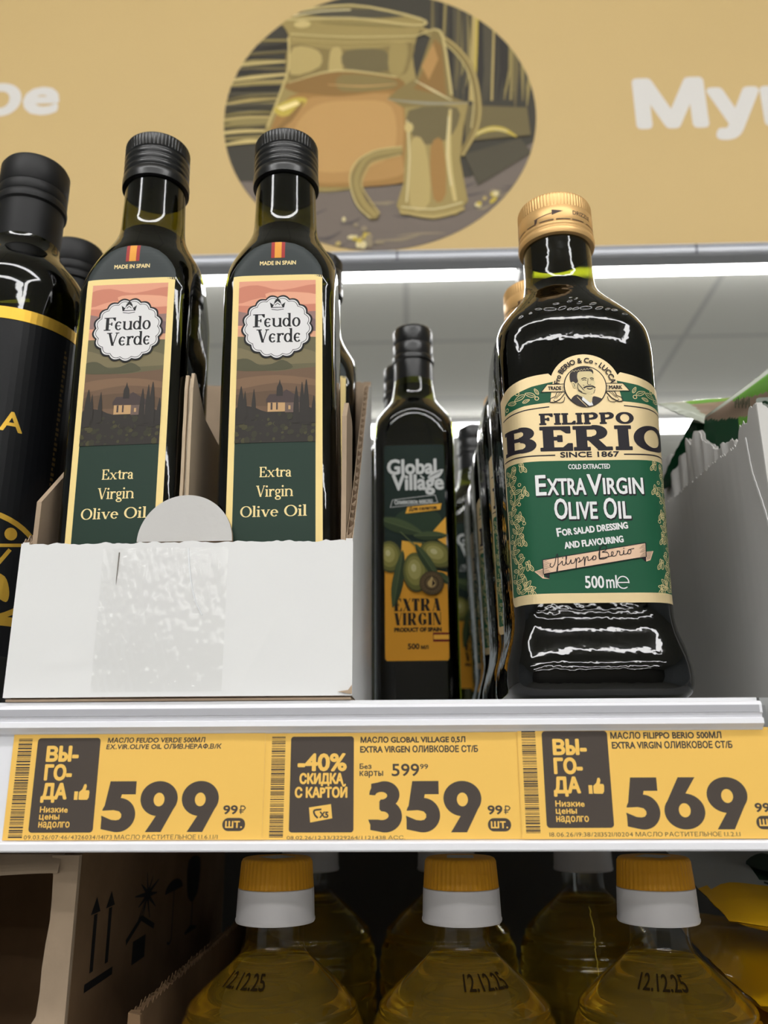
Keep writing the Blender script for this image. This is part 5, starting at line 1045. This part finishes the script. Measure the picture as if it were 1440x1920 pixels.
def sun_bottle(date):
    r = empty('sunflower_oil_bottle')
    zs = sorted(set([0, 2, 4, 8, 12, 40, 60] + [z for z, _ in SPf if z > 60] + zrange(200, 262, 2) + [67 + k * 16 + 8 for k in range(8)]))
    v, f = loft(lambda t, z: interp(SPf, z), zs, 96); mk('clear_body', v, f, pet, r, smooth=True, sharp=60)
    v, f = loft(lambda t, z: interp(SPf, z) - .7, [z for z in zs if 2 <= z <= 248], 96); mk('oil', v, f, sun_oil, r, smooth=True, sharp=50)
    v, f = lathe([(13.9, 262.6), (18.6, 262.8), (19.0, 263.6), (19.0, 264.4), (18.7, 265), (18.2, 277.6), (17.6, 278)], 72); mk('cap_collar', v, f, cap_white, r, smooth=True, sharp=40)
    v, f = knurl([(18.1, 278), (18.0, 278.6), (17.2, 289.4), (16.4, 290.8), (15.4, 291.3)], 278.5, 289.5, 48, .55); mk('cap', v, f, cap_yellow, r, smooth=True, sharp=40)
    v, f = lathe([(9, 291.3), (9, 291.45)], 4); st = mk('cap_sticker', v, f, mat('cap_sticker_white', (186, 184, 182), .5), [c for c in r.children if c.name.split('.')[0] == 'cap'][0])
    if date:
        a = Art(); a.text('12.12.25', -11, 239, 20, 5.6, 'I', 1, bold=.2, shear=-.12)
        a.build('date_print', {'I': mat('date_ink', (38, 28, 14), .95, spec=.05)}, lambda u, v, h: ((interp(SPf, v) + h) * sin(u / 25 + date[0]), -(interp(SPf, v) + h) * cos(u / 25 + date[0]), v), r, du=2, dv=2, back=.25)
    return r
sb = sun_bottle((-.35,)); sb.location = (-.0665, .085, 1.1402)
tag(sb, 'sunflower oil bottle with yellow cap, first of the front three from the left', 'bottle', 'sunflower oil bottles on the lower shelf')
o = copy_tree(sb, (22.5, 85, 1140.2), (0, 0, .75)); tag(o, 'sunflower oil bottle with yellow cap, middle one of the front three')
o = copy_tree(sb, (115, 85, 1140.2), (0, 0, .12)); tag(o, 'sunflower oil bottle with yellow cap, third of the front three, beside the yellow bags')
for x, t in ((-69, 'sunflower oil bottle in the second row, behind right of the first front one'), (21.5, 'sunflower oil bottle in the second row, white collar showing above the middle front cap'), (111.5, 'sunflower oil bottle in the second row, white collar showing left of the third front cap')):
    o = copy_tree(sb, (x, 250, 1140.2), (0, 0, 2.4)); o.scale = (1.015, 1.015, 1.02); tag(o, t)

# cardboard tray around them
CT = empty('cardboard_tray', (25, 160, 1140.2)); tag(CT, 'low brown cardboard tray edge beside the leftmost sunflower oil bottle', 'box')
Q = lambda f: (lambda *a: tuple(p - q for p, q in zip(f(*a), (25, 160, 1140))))
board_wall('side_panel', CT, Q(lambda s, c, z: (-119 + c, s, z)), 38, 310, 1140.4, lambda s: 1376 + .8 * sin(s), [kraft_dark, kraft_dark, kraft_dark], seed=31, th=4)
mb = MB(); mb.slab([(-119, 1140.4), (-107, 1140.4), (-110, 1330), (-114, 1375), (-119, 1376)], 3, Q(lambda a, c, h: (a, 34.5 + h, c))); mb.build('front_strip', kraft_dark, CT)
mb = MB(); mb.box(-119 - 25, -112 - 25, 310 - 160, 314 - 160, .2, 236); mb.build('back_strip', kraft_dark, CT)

# big brown box at the left with handling marks
BB = empty('cardboard_box', (-240, 190, 1140.2)); tag(BB, 'open dark brown cardboard box with printed handling symbols at the lower left', 'box')
Q2 = lambda f: (lambda *a: tuple(p - q for p, q in zip(f(*a), (-240, 190, 1140))))
def panel(name, x0, x1, y0, y1, z0, z1, m=kraft_dark): b = MB(); b.box(x0 + 240, x1 + 240, y0 - 190, y1 - 190, z0 - 1140, z1 - 1140); return b.build(name, m, BB)
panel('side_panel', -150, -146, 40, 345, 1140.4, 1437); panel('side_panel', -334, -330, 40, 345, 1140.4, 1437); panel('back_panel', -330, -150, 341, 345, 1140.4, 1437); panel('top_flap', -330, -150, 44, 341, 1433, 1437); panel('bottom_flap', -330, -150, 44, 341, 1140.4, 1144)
rn = random.Random(12)
mb = MB(); strip = [(-146, 1140.4), (-146, 1436.6), (-158, 1436.6)] + [(-157.5 + 1.1 * sin(z * .05) + rn.uniform(-.7, .7) - (6 if z < 1374 else 0), z) for z in range(1428, 1140, -9)]
mb.slab(strip, 3.2, Q2(lambda a, c, h: (a, 36.6 + h + .8 * sin(c * .03), c))); mb.build('front_strip', kraft, BB)
mb = MB(); P = []
for i in range(47):
    x = -330 + 176 * i / 46; P.append([(x + 240, 37 - 190 - 3.5 * sin(j / 6 * pi / 2) + .5 * sin(x * .2), 1437 - 1140 - j * (1.35 + .12 * sin(x * .09))) for j in range(7)])
mb.grid(P); mb.grid([[(p[0], p[1] + 2.6, p[2]) for p in q] for q in P]); mb.grid([[q[-1], (q[-1][0], q[-1][1] + 2.6, q[-1][2])] for q in P]); mb.build('front_flap', kraft, BB)
a = Art()
for d, dz in ((0, 0), (20, 0)): a.rect(61 + d, 1385, 65.4 + d, 1409, 'I', 1); a.poly([(56.5 + d, 1409.5), (63 + d, 1416.4), (69 + d, 1409.5)], 'I', 1)
a.rect(56, 1378.2, 93, 1381.6, 'I', 1)
cx, cy = 144, 1407
for k in range(11):
    t = radians(-80 + k * 36 + (k == 0) * 4); L = 15 + 4 * (k % 2); a.line([(cx + 5 * cos(t), cy + 3 * sin(t)), (cx + L * 1.2 * cos(t), cy + L * .62 * sin(t))], [2.4, .6], 'I', 1)
a.ell(cx, cy, 6, 3.4, 'I', 1, 14)
for x in (128, 137, 150): a.line([(cx + (x - cx) * .3, 1404), (x, 1394.5)], [.8, 1.3], 'I', 1)
a.line([(111, 1388.6), (135, 1396.6), (160, 1388.6)], 2.8, 'I', 1); a.poly([(123, 1376), (123, 1387), (145, 1387), (145, 1376)], 'I', 1)
a.poly([(179, 1402)] + ellipse(199, 1402, 20, 6.4, 14, 0, 180), 'I', 1); a.line([(199, 1403), (199, 1375)], 1.6, 'I', 1); a.line([(199, 1375), (195, 1373.4), (190, 1374.6)], 1.4, 'I', 1)
a.poly(smooth_line([(231, 1416), (263, 1414.6), (262, 1396), (254, 1391), (247, 1389.4), (240, 1391), (232, 1397)], 3, True), 'I', 1); a.line([(247, 1390), (247, 1373)], 2.2, 'I', 1); a.poly([(231, 1373.6), (246, 1375.6), (262, 1372.4), (262, 1371.4), (231, 1372)], 'I', 1)
a.build('handling_symbols', {'I': mat('black_print_ink', (16, 14, 14), .7)}, lambda u, v, h: (-146 + .1 + h + 240, u - 190, v - 1140), BB)

# yellow bags at the lower right
ym = [mat('bag_yellow', (226, 172, 20), .3, coat=.3), mat('bag_grey_print', (172, 174, 172), .35), mat('bag_black_green', (16, 40, 26), .35), mat('bag_amber', (196, 128, 26), .3)]
def zoneA(s, t, g):
    if t < -.66 - .10 * s or t > .9: return 0
    if s < -.4 and (s + .52) ** 2 + (t + .42) ** 2 < .02: return 2
    return 1 if s < .25 else 0
CR = empty('carton', (236, 175, 1140.2)); tag(CR, 'brown carton on the lower shelf carrying the yellow bags', 'box')
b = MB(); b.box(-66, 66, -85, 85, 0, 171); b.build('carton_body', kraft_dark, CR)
for k, (c, A, B, th, lab, zn, sd) in enumerate((((240, 165, 1329), (76, 2, -5), (-3, 80, 4), 16, 'yellow plastic bag lowest in the stack beside the third sunflower oil bottle', lambda s, t, g: 0, 41), ((236, 164, 1363), (78, -3, -12), (2, 76, 8), 16, 'plain yellow plastic bag in the middle of the stack at the lower right', lambda s, t, g: 3 if (s > .2 and t < -.7) else 0, 42), ((226, 150, 1408), (84, 0, -17), (-4, 58, 22), 14, 'yellow plastic bag with grey and black print on top of the stack', zoneA, 43))):
    y = empty('yellow_bag', (c[0], c[1], c[2] - 16)); tag(y, lab, 'bag', 'yellow bags on the lower shelf')
    pillow('bag_film', c, A, B, th, ym, zn, y, (c[0], c[1], c[2] - 16), sd, crump=1.3)
    if k == 2:
        a = Art(); a.line([(-56, 4), (-34, -4), (-16, -4), (4, -10)], 2, 'k', 1, sm=3); a.line([(-46, 14), (-24, 4), (-6, 2), (14, -8)], 2.4, 'k', 1, sm=4); a.line([(-40, 6), (-28, -2), (-14, -4)], 1.6, 'k', 1, sm=4); a.ring(-30, 20, 7, 9, 1.6, 'k', 1, n=20); a.line([(-30, 12), (-30, 28)], .9, 'k', 1); a.line([(-37, 20), (-23, 20)], .9, 'k', 1); a.poly(smooth_line([(-58, 20), (-44, 34), (-36, 28), (-44, 14)], 4, True), 'k', 1)
        A_, B_ = Vector(A), Vector(B); N_ = A_.cross(B_).normalized()
        def fb_(u, v, h):
            v -= 42; s, t = u / A_.length, v / B_.length; e = max(0, 1 - s * s) ** .42 * max(0, 1 - t * t) ** .42
            return tuple(A_.normalized() * u + B_.normalized() * v + N_ * (15 * e + 2.4 + h) + Vector((0, 0, 16)))
        a.build('print', {'k': ym[2]}, fb_, y)

bpy.data.objects.remove(TXO); bpy.data.curves.remove(TXT)
